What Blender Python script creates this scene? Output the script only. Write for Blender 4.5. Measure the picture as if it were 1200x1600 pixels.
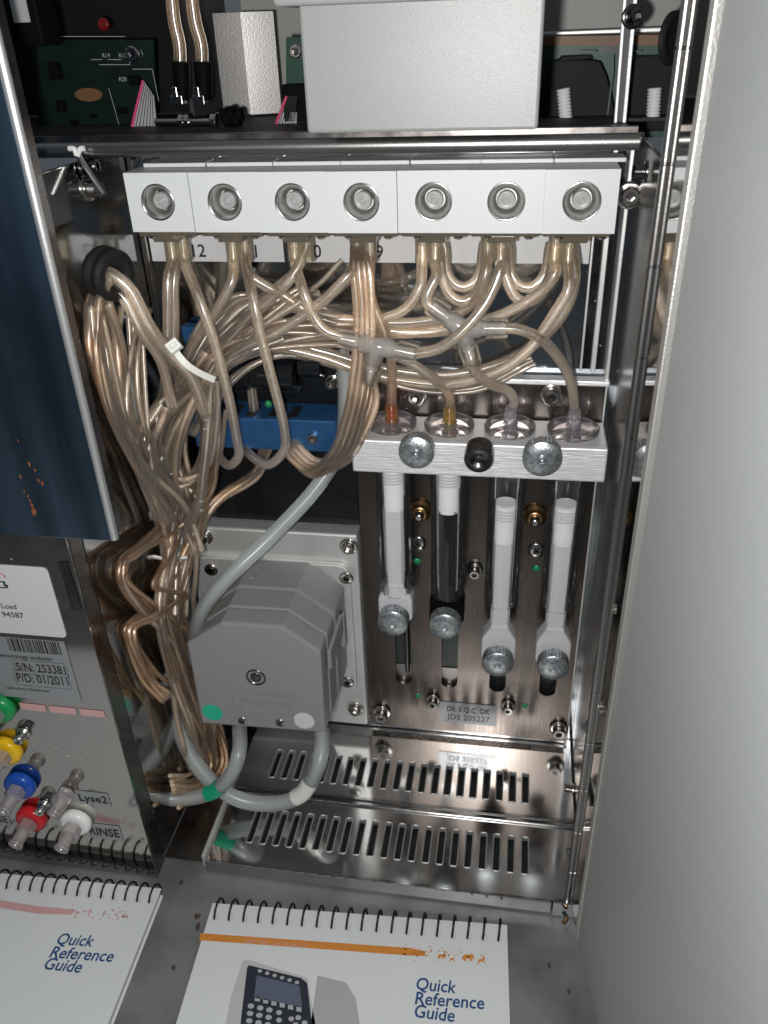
import bpy, math, random
from mathutils import Vector, Matrix
random.seed(7)
S = bpy.context.scene
COL = S.collection
for _o in list(bpy.data.objects):
    bpy.data.objects.remove(_o)
R_ = math.radians

# ------------------------------------------------------------------ camera
FPX = 1280.0                                   # focal length in pixels of a 1200 px wide frame
CAM = Vector((0.0, -0.341, 0.355))
def _rot(p, y, r):
    p, y, r = R_(p), R_(y), R_(r)
    f = Vector((-math.sin(y)*math.cos(p), math.cos(y)*math.cos(p), -math.sin(p)))
    ri = Vector((math.cos(y), math.sin(y), 0))
    dn = f.cross(ri)
    return (math.cos(r)*ri + math.sin(r)*dn, -math.sin(r)*ri + math.cos(r)*dn, f)
RX, RD, RF = _rot(30.6, 9.9, 2.1)
cd = bpy.data.cameras.new('camera')
cam = bpy.data.objects.new('camera', cd)
COL.objects.link(cam)
m = Matrix((RX, -RD, -RF)).transposed().to_4x4()
m.translation = CAM
cam.matrix_world = m
cd.sensor_fit = 'HORIZONTAL'; cd.sensor_width = 36.0; cd.lens = 36.0*FPX/1200.0
cd.clip_start = 0.004; cd.clip_end = 20.0
cd.dof.use_dof = True; cd.dof.focus_distance = 0.315; cd.dof.aperture_fstop = 40.0
S.camera = cam

# ------------------------------------------------------------------ light
W = bpy.data.worlds.new('World'); S.world = W; W.use_nodes = True
wn = W.node_tree.nodes; wl = W.node_tree.links
bg = wn['Background']
tc = wn.new('ShaderNodeTexCoord'); sx = wn.new('ShaderNodeSeparateXYZ'); cr = wn.new('ShaderNodeValToRGB')
wl.new(tc.outputs['Generated'], sx.inputs[0]); 
mr = wn.new('ShaderNodeMapRange'); mr.inputs[1].default_value = -1; mr.inputs[2].default_value = 1
wl.new(sx.outputs['Z'], mr.inputs[0]); wl.new(mr.outputs[0], cr.inputs[0])
cr.color_ramp.elements[0].color = (.048, .058, .070, 1); cr.color_ramp.elements[1].color = (.16, .17, .18, 1)
cr.color_ramp.elements[0].position = .35
wl.new(cr.outputs[0], bg.inputs[0]); bg.inputs[1].default_value = 1.0
fl = bpy.data.lights.new('phone_flash', 'POINT'); fl.energy = 3.5; fl.color = (1.0, .985, .965); fl.shadow_soft_size = .0035
flo = bpy.data.objects.new('phone_flash', fl); flo.location = CAM + Vector((-.013, -.002, -.006)); COL.objects.link(flo)

S.view_settings.view_transform = 'Standard'; S.view_settings.look = 'None'
S.view_settings.gamma = 1.0; S.view_settings.use_curve_mapping = False; S.view_settings.exposure = 0.0
S.render.engine = 'CYCLES'
cy = S.cycles
cy.use_denoising = True
cy.max_bounces = 14; cy.diffuse_bounces = 4; cy.glossy_bounces = 7; cy.transmission_bounces = 8; cy.transparent_max_bounces = 40
cy.caustics_reflective = True; cy.caustics_refractive = False
cy.sample_clamp_indirect = 4.0; cy.blur_glossy = 0.3

# ------------------------------------------------------------------ pixel -> place on a plane of known depth / height
def ray(px, py):
    return RX*((px-600)/FPX) + RD*((py-800)/FPX) + RF
def at(px, py, Y):
    d = ray(px, py); return CAM + d*((Y-CAM.y)/d.y)
def atz(px, py, Z):
    d = ray(px, py); return CAM + d*((Z-CAM.z)/d.z)

# ------------------------------------------------------------------ materials
def mat(name):
    m = bpy.data.materials.new(name); m.use_nodes = True
    return m, m.node_tree.nodes, m.node_tree.links
def noise_of(n, l, scale, detail=3, stretch=None, obj=True):
    t = n.new('ShaderNodeTexCoord'); mp = n.new('ShaderNodeMapping'); ns = n.new('ShaderNodeTexNoise')
    l.new(t.outputs['Object'], mp.inputs[0]); l.new(mp.outputs[0], ns.inputs['Vector'])
    if stretch: mp.inputs['Scale'].default_value = stretch
    ns.inputs['Scale'].default_value = scale; ns.inputs['Detail'].default_value = detail
    return ns
def principled(name, col, rough=.5, metal=0, bump=0, bscale=900, stretch=None, var=0, vscale=120, vcol=None, coat=0, rvar=0, sss=0, spec=.5, transm=0, ior=1.45):
    m, n, l = mat(name); b = n['Principled BSDF']
    b.inputs['Base Color'].default_value = (*col, 1); b.inputs['Roughness'].default_value = rough; b.inputs['Metallic'].default_value = metal
    b.inputs['Specular IOR Level'].default_value = spec; b.inputs['IOR'].default_value = ior
    b.inputs['Coat Weight'].default_value = coat; b.inputs['Transmission Weight'].default_value = transm
    if sss:
        b.inputs['Subsurface Weight'].default_value = sss; b.inputs['Subsurface Radius'].default_value = (.003, .003, .003); b.inputs['Subsurface Scale'].default_value = 1
    if var or rvar:
        ns = noise_of(n, l, vscale, 5, stretch if stretch else None)
        if var:
            mx = n.new('ShaderNodeMixRGB'); r = n.new('ShaderNodeValToRGB')
            r.color_ramp.elements[0].position = .38; r.color_ramp.elements[1].position = .66
            l.new(ns.outputs[0], r.inputs[0])
            c2 = vcol or tuple(c*(1-var) for c in col)
            mx.inputs[1].default_value = (*col, 1); mx.inputs[2].default_value = (*c2, 1)
            l.new(r.outputs[0], mx.inputs[0]); l.new(mx.outputs[0], b.inputs['Base Color'])
        if rvar:
            mr = n.new('ShaderNodeMapRange'); mr.inputs[1].default_value = .3; mr.inputs[2].default_value = .7
            mr.inputs[3].default_value = max(.02, rough-rvar); mr.inputs[4].default_value = rough+rvar
            l.new(ns.outputs[0], mr.inputs[0]); l.new(mr.outputs[0], b.inputs['Roughness'])
    if bump:
        ns = noise_of(n, l, bscale, 2, stretch); bp = n.new('ShaderNodeBump')
        bp.inputs['Strength'].default_value = bump; bp.inputs['Distance'].default_value = .0004
        l.new(ns.outputs[0], bp.inputs['Height']); l.new(bp.outputs[0], b.inputs['Normal'])
    return m
def dusty_mirror(name, col, rough, dust=.72, dcol=(.5, .5, .48), wav=.012, dscale=260, refl_streak=0):
    """polished sheet steel with a slight waviness, smears and specks of dried residue"""
    m, n, l = mat(name); b = n['Principled BSDF']
    b.inputs['Base Color'].default_value = (*col, 1); b.inputs['Metallic'].default_value = 1
    ns = noise_of(n, l, 38, 4)
    mr = n.new('ShaderNodeMapRange'); mr.inputs[1].default_value = .35; mr.inputs[2].default_value = .75
    mr.inputs[3].default_value = rough*.6; mr.inputs[4].default_value = rough*1.7
    l.new(ns.outputs[0], mr.inputs[0]); l.new(mr.outputs[0], b.inputs['Roughness'])
    if refl_streak:  # reflected vertical streaks, painted into the base colour
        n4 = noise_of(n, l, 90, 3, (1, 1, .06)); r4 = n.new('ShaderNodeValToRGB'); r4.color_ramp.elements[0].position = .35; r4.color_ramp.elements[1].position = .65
        r4.color_ramp.elements[0].color = (*[c*(1-refl_streak) for c in col], 1); r4.color_ramp.elements[1].color = (*[min(1, c*(1+refl_streak)) for c in col], 1)
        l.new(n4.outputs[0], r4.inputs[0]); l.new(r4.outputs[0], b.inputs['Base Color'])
    n2 = noise_of(n, l, 26, 1); bp = n.new('ShaderNodeBump'); bp.inputs['Strength'].default_value = wav; bp.inputs['Distance'].default_value = .004
    l.new(n2.outputs[0], bp.inputs['Height']); l.new(bp.outputs[0], b.inputs['Normal'])
    n3 = noise_of(n, l, dscale, 6); r3 = n.new('ShaderNodeValToRGB'); r3.color_ramp.elements[0].position = dust; r3.color_ramp.elements[1].position = dust+.05
    l.new(n3.outputs[0], r3.inputs[0])
    d = n.new('ShaderNodeBsdfDiffuse'); d.inputs[0].default_value = (*dcol, 1)
    mx = n.new('ShaderNodeMixShader'); l.new(r3.outputs[0], mx.inputs[0]); l.new(b.outputs[0], mx.inputs[1]); l.new(d.outputs[0], mx.inputs[2])
    l.new(mx.outputs[0], n['Material Output'].inputs[0])
    return m
def film(name, centre, edge, haze=.0, hcol=(.8, .8, .78), rough=.06, refr=.0, bump=0, power=1.0, fior=1.5):
    """clear plastic or glass wall: lets light through, tinted more where it is seen edge on, glossy outside"""
    m, n, l = mat(name); out = n['Material Output']; n.remove(n['Principled BSDF'])
    lw = n.new('ShaderNodeLayerWeight'); lw.inputs[0].default_value = .45
    pw = n.new('ShaderNodeMath'); pw.operation = 'POWER'; pw.inputs[1].default_value = power; l.new(lw.outputs['Facing'], pw.inputs[0])
    mc = n.new('ShaderNodeMixRGB'); mc.inputs[1].default_value = (*centre, 1); mc.inputs[2].default_value = (*edge, 1); l.new(pw.outputs[0], mc.inputs[0])
    tr = n.new('ShaderNodeBsdfTransparent'); l.new(mc.outputs[0], tr.inputs[0])
    cur = tr
    if refr:
        rf = n.new('ShaderNodeBsdfRefraction'); rf.inputs['IOR'].default_value = 1.25; rf.inputs['Roughness'].default_value = .02; l.new(mc.outputs[0], rf.inputs[0])
        mx = n.new('ShaderNodeMixShader'); mx.inputs[0].default_value = refr; l.new(cur.outputs[0], mx.inputs[1]); l.new(rf.outputs[0], mx.inputs[2]); cur = mx
    if haze:
        df = n.new('ShaderNodeBsdfDiffuse'); df.inputs[0].default_value = (*hcol, 1)
        tl = n.new('ShaderNodeBsdfTranslucent'); tl.inputs[0].default_value = (*hcol, 1)
        m2 = n.new('ShaderNodeMixShader'); m2.inputs[0].default_value = .4; l.new(df.outputs[0], m2.inputs[1]); l.new(tl.outputs[0], m2.inputs[2])
        mx = n.new('ShaderNodeMixShader'); mx.inputs[0].default_value = haze; l.new(cur.outputs[0], mx.inputs[1]); l.new(m2.outputs[0], mx.inputs[2]); cur = mx
    gl = n.new('ShaderNodeBsdfGlossy'); gl.inputs['Roughness'].default_value = rough; gl.inputs[0].default_value = (1, 1, 1, 1)
    fr = n.new('ShaderNodeFresnel'); fr.inputs[0].default_value = fior
    if bump:
        ns = noise_of(n, l, 500, 2); bp = n.new('ShaderNodeBump'); bp.inputs['Strength'].default_value = bump; bp.inputs['Distance'].default_value = .0004
        l.new(ns.outputs[0], bp.inputs['Height']); l.new(bp.outputs[0], gl.inputs['Normal'])
    mx = n.new('ShaderNodeMixShader'); l.new(fr.outputs[0], mx.inputs[0]); l.new(cur.outputs[0], mx.inputs[1]); l.new(gl.outputs[0], mx.inputs[2])
    l.new(mx.outputs[0], out.inputs[0])
    return m

def tubing(name, clear, rim, hcol, h0=.02, h1=.5, rough=.22, bump=.15, fior=1.5, sheen=.5, aniso=-.75, gcol=(1, 1, 1), band=0):
    """extruded clear PVC: see-through in the middle, pale and scattering where the wall is seen edge on, wet sparkle outside"""
    m, n, l = mat(name); out = n['Material Output']; n.remove(n['Principled BSDF'])
    lw = n.new('ShaderNodeLayerWeight'); lw.inputs[0].default_value = .5
    pw = n.new('ShaderNodeMath'); pw.operation = 'POWER'; pw.inputs[1].default_value = 1.6; l.new(lw.outputs['Facing'], pw.inputs[0])
    mc = n.new('ShaderNodeMixRGB'); mc.inputs[1].default_value = (*clear, 1); mc.inputs[2].default_value = (*rim, 1); l.new(pw.outputs[0], mc.inputs[0])
    tr = n.new('ShaderNodeBsdfTransparent')
    if band:        # refraction's thin dark line inside the edge, painted into the tint
        rp = n.new('ShaderNodeValToRGB'); e = rp.color_ramp.elements; e[0].position = .10; e[0].color = (*clear, 1); e[1].position = .62; e[1].color = (*rim, 1)
        k = e.new(.20); k.color = (*[c*(1-band) for c in rim], 1); k = e.new(.34); k.color = (*rim, 1)
        l.new(lw.outputs['Facing'], rp.inputs[0]); l.new(rp.outputs[0], tr.inputs[0])
    else:
        l.new(mc.outputs[0], tr.inputs[0])
    df = n.new('ShaderNodeBsdfDiffuse'); df.inputs[0].default_value = (*hcol, 1)
    tl = n.new('ShaderNodeBsdfTranslucent'); tl.inputs[0].default_value = (*hcol, 1)
    m2 = n.new('ShaderNodeMixShader'); m2.inputs[0].default_value = .35; l.new(df.outputs[0], m2.inputs[1]); l.new(tl.outputs[0], m2.inputs[2])
    sh = n.new('ShaderNodeBsdfSheen'); sh.inputs[0].default_value = (*hcol, 1); sh.inputs[1].default_value = .5
    m3 = n.new('ShaderNodeMixShader'); m3.inputs[0].default_value = sheen; l.new(m2.outputs[0], m3.inputs[1]); l.new(sh.outputs[0], m3.inputs[2])
    hz = n.new('ShaderNodeMapRange'); hz.inputs[3].default_value = h0; hz.inputs[4].default_value = h1; l.new(pw.outputs[0], hz.inputs[0])
    mx = n.new('ShaderNodeMixShader'); l.new(hz.outputs[0], mx.inputs[0]); l.new(tr.outputs[0], mx.inputs[1]); l.new(m3.outputs[0], mx.inputs[2])
    gl = n.new('ShaderNodeBsdfAnisotropic'); gl.inputs['Roughness'].default_value = rough; gl.inputs[0].default_value = (*gcol, 1)  # gcol above white boosts glints in place of light trapped in the wall
    gl.inputs['Anisotropy'].default_value = aniso        # fine ripples across the drawing direction smear each glint along the tube
    ta = n.new('ShaderNodeAttribute'); ta.attribute_name = 'axis'; l.new(ta.outputs['Vector'], gl.inputs['Tangent'])
    if bump:
        ns = noise_of(n, l, 300, 2); bp = n.new('ShaderNodeBump'); bp.inputs['Strength'].default_value = bump; bp.inputs['Distance'].default_value = .0004
        l.new(ns.outputs[0], bp.inputs['Height']); l.new(bp.outputs[0], gl.inputs['Normal'])
    fr = n.new('ShaderNodeFresnel'); fr.inputs[0].default_value = fior
    mg = n.new('ShaderNodeMixShader'); l.new(fr.outputs[0], mg.inputs[0]); l.new(mx.outputs[0], mg.inputs[1]); l.new(gl.outputs[0], mg.inputs[2])
    l.new(mg.outputs[0], out.inputs[0])
    return m

M = {}
M['mirror'] = dusty_mirror('polished_steel', (.50, .50, .50), .10)
M['mirror_back'] = dusty_mirror('polished_steel_back', (.46, .49, .52), .08, .70)
M['floor_steel'] = dusty_mirror('polished_floor_steel', (.80, .79, .78), .12, .70, (.42, .41, .40), .05)
M['blue_sheet'] = dusty_mirror('dark_blue_sheet', (.26, .38, .52), .16, .80, (.3, .3, .3), .10, refl_streak=.35)
M['plate_left'] = dusty_mirror('smeared_steel', (.46, .44, .42), .08, .69, (.42, .38, .34), .012)
M['dark_steel'] = principled('dark_steel', (.22, .20, .19), .28, 1, .05, 300, rvar=.08)
M['brushed'] = principled('brushed_brown_steel', (.135, .117, .106), .28, 1, .02, 260, (9, 9, .35), .08, 60, rvar=.02)
M['leaf_mirror'] = dusty_mirror('hinge_leaf_steel', (.62, .61, .60), .045, .76)
M['alu'] = principled('brushed_aluminium', (.93, .94, .95), .50, .70, .5, 300, (.3, 6, 9), .10, 90)
M['alu_soft'] = principled('satin_aluminium', (.78, .78, .77), .48, .7, .12, 900, var=.10, vscale=50)
M['cup_steel'] = principled('turned_cup_steel', (.60, .59, .57), .20, 1, .05, 900)
M['edge_bright'] = principled('bright_folded_edge', (.66, .67, .67), .40, .8, .1, 900)
M['steel'] = principled('screw_steel', (.58, .56, .53), .17, 1, .06, 900)
M['black_steel'] = principled('burnished_steel', (.16, .15, .15), .22, 1, .1, 700)
M['zinc'] = principled('zinc_plated', (.62, .65, .66), .34, .85, .35, 1400, var=.4, vscale=650, vcol=(.27, .31, .34))
M['brass'] = principled('brass', (.52, .33, .16), .3, 1)
M['rail'] = principled('satin_rail', (.36, .35, .34), .33, 1, .10, 1500)
M['wall_satin'] = principled('satin_side_wall', (.36, .345, .33), .24, .92, .06, 200, (6, 6, .3), .1, 60)
M['white'] = principled('white_plastic', (.655, .675, .685), .38, 0, .06, 1500, spec=.4)
M['nylon'] = principled('milky_nylon', (.57, .57, .59), .35, 0, .04, 900)
M['frost'] = principled('frosted_plunger', (.34, .345, .34), .3)
M['matt_black'] = principled('matt_black', (.008, .008, .009), .6, 0, .05, 900, spec=.2)
M['residue'] = principled('dried_residue', (.42, .42, .40), .7)
M['dirt'] = principled('brown_dirt', (.07, .045, .038), .8)
M['ptfe'] = principled('white_ptfe', (.77, .78, .78), .30, 0)
M['black'] = principled('black_plastic', (.004, .004, .0045), .6, 0, .05, 900, spec=.06)
M['black_gloss'] = principled('glossy_black_sheet', (.010, .012, .014), .10, 0, var=.3, vscale=60, spec=.4)
M['rubber'] = principled('black_rubber', (.012, .012, .012), .6, 0, .12, 700, spec=.25)
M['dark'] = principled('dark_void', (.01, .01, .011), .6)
M['box_white'] = principled('glittery_housing_plastic', (.268, .276, .272), .36, 0, .16, 2600, spec=.45)
M['door_grey'] = principled('grey_door_plastic', (.32, .337, .332), .5, 0, .10, 2200, var=.05, vscale=8)
M['cast'] = principled('cast_edge', (.60, .59, .56), .42, .8, .35, 1600)
M['pump'] = principled('grey_pump_plastic', (.25, .247, .248), .40, 0, .10, 1800)
M['counter'] = principled('grey_worn_counter', (.22, .228, .23), .40, .25, .10, 500, var=.42, vscale=34, spec=.4)
M['paper'] = principled('white_paper', (.58, .58, .55), .5)
M['cover'] = principled('glossy_cover', (.645, .675, .675), .22, 0, coat=.3, spec=.5)
M['print_blue'] = principled('print_blue', (.018, .07, .20), .3)
M['print_orange'] = principled('print_orange', (.60, .235, .045), .3)
M['print_pink'] = principled('print_pink', (.58, .34, .34), .35)
M['print_grey'] = principled('print_grey', (.38, .39, .40), .3)
M['print_pale'] = principled('print_pale', (.47, .475, .475), .3)
M['print_dark'] = principled('print_dark', (.025, .03, .045), .3)
M['print_screen'] = principled('print_screen', (.10, .12, .17), .3)
M['wire'] = principled('black_wire', (.012, .012, .012), .3)
M['ink'] = principled('black_ink', (.015, .015, .017), .5)
M['sticker'] = principled('white_sticker', (.56, .57, .58), .45)
M['silver_sticker'] = principled('silver_sticker', (.34, .355, .37), .36, .4, var=.06, vscale=60)
M['red_ink'] = principled('red_ink', (.65, .03, .08), .5)
M['rust'] = principled('rust', (.20, .065, .02), .8, bump=.4)
M['green_dot'] = principled('green_dot', (.02, .42, .26), .5)
M['grey_dot'] = principled('pale_dot', (.60, .60, .60), .5)
M['blue_block'] = principled('blue_anodised', (.028, .105, .26), .33, .35, .15, 1200, var=.15, vscale=200)
M['pcb'] = principled('circuit_board', (.003, .014, .009), .4, var=.4, vscale=140)  # darker copy of the board green, shade put into the colour
M['pcb_lit'] = principled('green_circuit_board', (.006, .055, .03), .45, var=.3, vscale=140)  # lighter copy of the board green, as if lit
M['pcb_tan'] = principled('board_edge', (.16, .08, .035), .5)
M['led_green'] = principled('green_lamp', (.02, .25, .09), .15, spec=.8)
M['red'] = principled('red_plastic', (.50, .015, .02), .25)
M['red_lamp'] = principled('dull_red_lamp', (.14, .008, .008), .3)
M['yellow'] = principled('yellow_plastic', (.72, .44, .01), .25)
M['blue'] = principled('blue_plastic', (.01, .07, .38), .25)
M['green'] = principled('green_plastic', (.01, .24, .07), .25)
M['white_gloss'] = principled('white_gloss_plastic', (.76, .77, .75), .22)
M['red_wire'] = principled('pink_wire', (.6, .06, .16), .4)
M['bay_grey'] = principled('grey_bay_paint', (.36, .36, .34), .5)
M['bay_brown'] = principled('brown_bay_paint', (.05, .045, .04), .5)
M['collar_green'] = principled('green_collar', (.01, .32, .17), .35)
M['collar_white'] = principled('white_collar', (.74, .73, .70), .35)
M['tie'] = principled('cable_tie_nylon', (.72, .73, .68), .4, sss=.2)
# plastics that light passes through
M['tube'] = tubing('clear_pvc', (.999, .994, .985), (.98, .925, .86), (1.0, .91, .82), .03, .52, sheen=.1, fior=1.7, rough=.2, gcol=(1.36, 1.33, 1.29), band=.34)
M['bore'] = tubing('pvc_bore', (.999, .992, .982), (.98, .92, .85), (1.0, .88, .77), .025, .42, sheen=.1, fior=2.15, rough=.22, gcol=(1.50, 1.45, 1.39))
M['tube_warm'] = tubing('amber_pvc', (.997, .976, .95), (.965, .86, .75), (1.0, .83, .70), .035, .52, sheen=.1, fior=1.7, rough=.2, gcol=(1.36, 1.29, 1.20), band=.34)
M['tube_brown'] = tubing('brown_pvc', (.98, .925, .86), (.88, .71, .54), (.82, .58, .41), .06, .45, sheen=.12, fior=1.7, rough=.2, gcol=(1.25, 1.1, .95), band=.2)
M['silicone'] = film('milky_silicone', (.90, .93, .925), (.74, .78, .775), .36, (.80, .83, .82), .30, 0, fior=1.35)
M['silicone_grey'] = film('grey_silicone', (.88, .90, .88), (.70, .73, .70), .34, (.68, .71, .68), .32, 0, fior=1.35)
M['glass'] = tubing('barrel_glass', (1, 1, 1), (.985, .985, .985), (1, 1, 1), .0, .09, .06, 0, 1.3, 0, 0)
M['cap'] = tubing('clear_cap', (.985, .975, .99), (.90, .87, .91), (.90, .86, .91), .10, .35, .08, .1, 1.4, .1, 0)
M['joint'] = film('frosted_connector', (.92, .91, .88), (.75, .72, .68), .42, (.84, .82, .79), .18, 0)
M['barb'] = tubing('honey_barb', (.99, .97, .92), (.93, .86, .73), (.93, .86, .72), .10, .4, sheen=.1)
M['smoke'] = film('smoky_plate', (.66, .58, .46), (.36, .29, .20), .30, (.50, .43, .33), .12, 0)
M['orange_clear'] = tubing('orange_liquid', (.97, .62, .38), (.85, .40, .18), (.92, .42, .20), .14, .4, sheen=.1)
M['yellow_clear'] = tubing('yellow_liquid', (.97, .82, .48), (.86, .62, .24), (.92, .68, .28), .14, .4, sheen=.1)
M['luer'] = film('frosted_luer', (.86, .83, .82), (.60, .56, .56), .34, (.80, .76, .76), .15, 0)

# ------------------------------------------------------------------ mesh helper
class MB:
    def __init__(s): s.v = []; s.f = []; s.sm = []; s.mi = []; s.cm = 0; s.axis = {}
    def add(s, vs, fs, smooth=False):
        o = len(s.v); s.v += [Vector(v) for v in vs]
        for f in fs: s.f.append(tuple(i+o for i in f)); s.sm.append(smooth); s.mi.append(s.cm)
        return s
    def box(s, x0, x1, y0, y1, z0, z1, rot=None, piv=None):
        vs = [Vector((x, y, z)) for x in (x0, x1) for y in (y0, y1) for z in (z0, z1)]
        if rot is not None:
            piv = Vector(piv); vs = [piv + rot @ (v-piv) for v in vs]
        return s.add(vs, [(0,1,3,2),(4,6,7,5),(0,4,5,1),(2,3,7,6),(0,2,6,4),(1,5,7,3)])
    def obox(s, c, ux, uy, uz):
        c = Vector(c); vs = [c + a*ux + b*uy + d*uz for a in (-1,1) for b in (-1,1) for d in (-1,1)]
        return s.add(vs, [(0,1,3,2),(4,6,7,5),(0,4,5,1),(2,3,7,6),(0,2,6,4),(1,5,7,3)])
    def lathe(s, o, ax, prof, seg=28, smooth=True, caps=True):
        """prof: list of (radius, distance along axis); repeat a point for a hard edge"""
        o = Vector(o); ax = Vector(ax).normalized(); u = ax.orthogonal().normalized(); w = ax.cross(u)
        base = len(s.v); vs = []; fs = []
        for r, h in prof:
            for k in range(seg):
                a = 2*math.pi*k/seg; vs.append(o + ax*h + (u*math.cos(a) + w*math.sin(a))*r)
        for i in range(len(prof)-1):
            if prof[i] == prof[i+1]: continue
            for k in range(seg):
                k2 = (k+1) % seg; fs.append((i*seg+k, i*seg+k2, (i+1)*seg+k2, (i+1)*seg+k))
        if smooth: s.axis.update({base+i: ax for i in range(len(vs))})
        s.add(vs, fs, smooth)
        if caps:
            n = len(prof)
            s.add(vs[:seg], [tuple(reversed(range(seg)))]); s.add(vs[(n-1)*seg:], [tuple(range(seg))])
        return s
    def cyl(s, p0, p1, r0, r1=None, seg=24):
        p0, p1 = Vector(p0), Vector(p1); L = (p1-p0).length; r1 = r0 if r1 is None else r1
        return s.lathe(p0, p1-p0, [(r0, 0), (r1, L)], seg)
    def rcyl(s, p0, p1, r, b=.0003, seg=28):
        p0, p1 = Vector(p0), Vector(p1); L = (p1-p0).length
        return s.lathe(p0, p1-p0, [(r-b, 0), (r-.3*b, .3*b), (r, b), (r, b), (r, L-b), (r, L-b), (r-.3*b, L-.3*b), (r-b, L)], seg)
    def prism(s, poly, d):
        """poly: 3-d outline, extruded by the vector d"""
        d = Vector(d); n = len(poly); p = [Vector(v) for v in poly]
        s.add(p + [v+d for v in p], [tuple(range(n)), tuple(reversed(range(n, 2*n)))] + [((i+1) % n, i, n+i, n+(i+1) % n) for i in range(n)])
        return s
    def sweep(s, pts, r, seg=10, wall=None, caps=False, r_end=None, flat=None):
        P = spline(pts); n = len(P); T = []
        for i in range(n):
            a = P[max(0, i-1)]; b = P[min(n-1, i+1)]; T.append((b-a).normalized())
        u = T[0].orthogonal().normalized()
        rings = []
        for i in range(n):
            u = (u - T[i]*u.dot(T[i])).normalized(); w = T[i].cross(u); rings.append((u.copy(), w))
        for rr in ([r] if wall is None else [r, r*wall]):
            s.cm = 1 if (rr < r and r < .0031) else 0
            vs = []
            for i in range(n):
                q = rr if r_end is None else rr*(1 + (r_end-1)*i/(n-1))
                for k in range(seg):
                    a = 2*math.pi*k/seg
                    w_ = 1 + (.13*math.cos(5*a+.9) if rr < r < .0031 else 0)      # lobes shaped into the bore to add the extra glints refraction gives
                    s.axis[len(s.v)+len(vs)] = T[i]
                    vs.append(P[i] + (rings[i][0]*math.cos(a) + rings[i][1]*math.sin(a)*(flat or 1))*q*w_)
            fs = [(i*seg+k, i*seg+(k+1) % seg, (i+1)*seg+(k+1) % seg, (i+1)*seg+k) for i in range(n-1) for k in range(seg)]
            s.add(vs, fs, True)
            if caps: s.add(vs[:seg], [tuple(reversed(range(seg)))]); s.add(vs[-seg:], [tuple(range(seg))])
        s.cm = 0
        return s
    def ringcell(s, rect, outline, to3):
        """rectangle with a hole: outline runs counter-clockwise in 2-d; to3 maps (u, v) into space"""
        x0, x1, y0, y1 = rect; seg = min(x1-x0, y1-y0)/5; dense = []
        for i, p in enumerate(outline):
            q = outline[(i+1) % len(outline)]; k = max(1, int(math.hypot(q[0]-p[0], q[1]-p[1])/seg))
            dense += [(p[0]+(q[0]-p[0])*j/k, p[1]+(q[1]-p[1])*j/k) for j in range(k)]
        outline = dense; n = len(outline)
        cx = sum(p[0] for p in outline)/len(outline); cyy = sum(p[1] for p in outline)/len(outline)
        def edge(p):
            dx, dy = p[0]-cx, p[1]-cyy
            t = min(((x1-cx)/dx if dx > 1e-9 else (x0-cx)/dx if dx < -1e-9 else 1e9), ((y1-cyy)/dy if dy > 1e-9 else (y0-cyy)/dy if dy < -1e-9 else 1e9))
            return (cx+dx*t, cyy+dy*t)
        out = [edge(p) for p in outline]
        inner = []; outer = []
        for i in range(n):
            inner.append(outline[i]); outer.append(out[i])
            a, b = out[i], out[(i+1) % n]
            # put in the rectangle's corner when the edge turns it
            for c in ((x0, y0), (x0, y1), (x1, y0), (x1, y1)):
                on = lambda p, q: abs(p[0]-q[0]) < 1e-9 or abs(p[1]-q[1]) < 1e-9
                if not (abs(a[0]-b[0]) < 1e-9 or abs(a[1]-b[1]) < 1e-9) and on(a, c) and on(b, c):
                    mx = ((outline[i][0]+outline[(i+1) % n][0])/2, (outline[i][1]+outline[(i+1) % n][1])/2)
                    inner.append(mx); outer.append(c); break
        N = len(inner)
        s.add([to3(*p) for p in inner] + [to3(*p) for p in outer], [(i, (i+1) % N, N+(i+1) % N, N+i) for i in range(N)])
        return s
    def build(s, name, m, parent=None, bevel=0, label=None, org=None):
        me = bpy.data.meshes.new(name)
        o = bpy.data.objects.new(name, me); COL.objects.link(o)
        org = Vector(parent['_o']) if parent is not None else (Vector(org) if org is not None else sum(s.v, Vector())/len(s.v))
        me.from_pydata([v-org for v in s.v], [], s.f)
        for p, sm, mi in zip(me.polygons, s.sm, s.mi): p.use_smooth = sm; p.material_index = mi
        for mm in (m if isinstance(m, (list, tuple)) else [m]): me.materials.append(M[mm])
        if s.axis:
            at_ = me.attributes.new('axis', 'FLOAT_VECTOR', 'POINT'); at_.data.foreach_set('vector', [c for i in range(len(s.v)) for c in s.axis.get(i, (0, 0, 1))])
        me.update()
        if parent is not None: o.parent = parent
        else: o.location = org
        o['_o'] = tuple(org)
        if bevel:
            bv = o.modifiers.new('edge', 'BEVEL'); bv.width = bevel; bv.segments = 2; bv.limit_method = 'ANGLE'; bv.angle_limit = R_(40)
        if label: o['label'] = label
        return o
def spline(pts, step=.0022):
    p = [Vector(q) for q in pts]
    if len(p) < 3: 
        return p
    p = [2*p[0]-p[1]] + p + [2*p[-1]-p[-2]]; out = []
    for i in range(1, len(p)-2):
        a, b, c, d = p[i-1:i+3]; k = max(3, int((c-b).length/step))
        for j in range(k):
            t = j/k
            out.append(.5*((2*b) + (c-a)*t + (2*a-5*b+4*c-d)*t*t + (3*b-a-3*c+d)*t**3))
    out.append(p[-2]); return out
def thing(name, label, cat, loc, group=None):
    o = bpy.data.objects.new(name, None); COL.objects.link(o); o.empty_display_size = .005
    o.location = loc; o['_o'] = tuple(loc); o['label'] = label; o['category'] = cat
    if group: o['group'] = group
    return o
def tag(o, label, cat, group=None):
    o['label'] = label; o['category'] = cat
    if group: o['group'] = group
    return o
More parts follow.
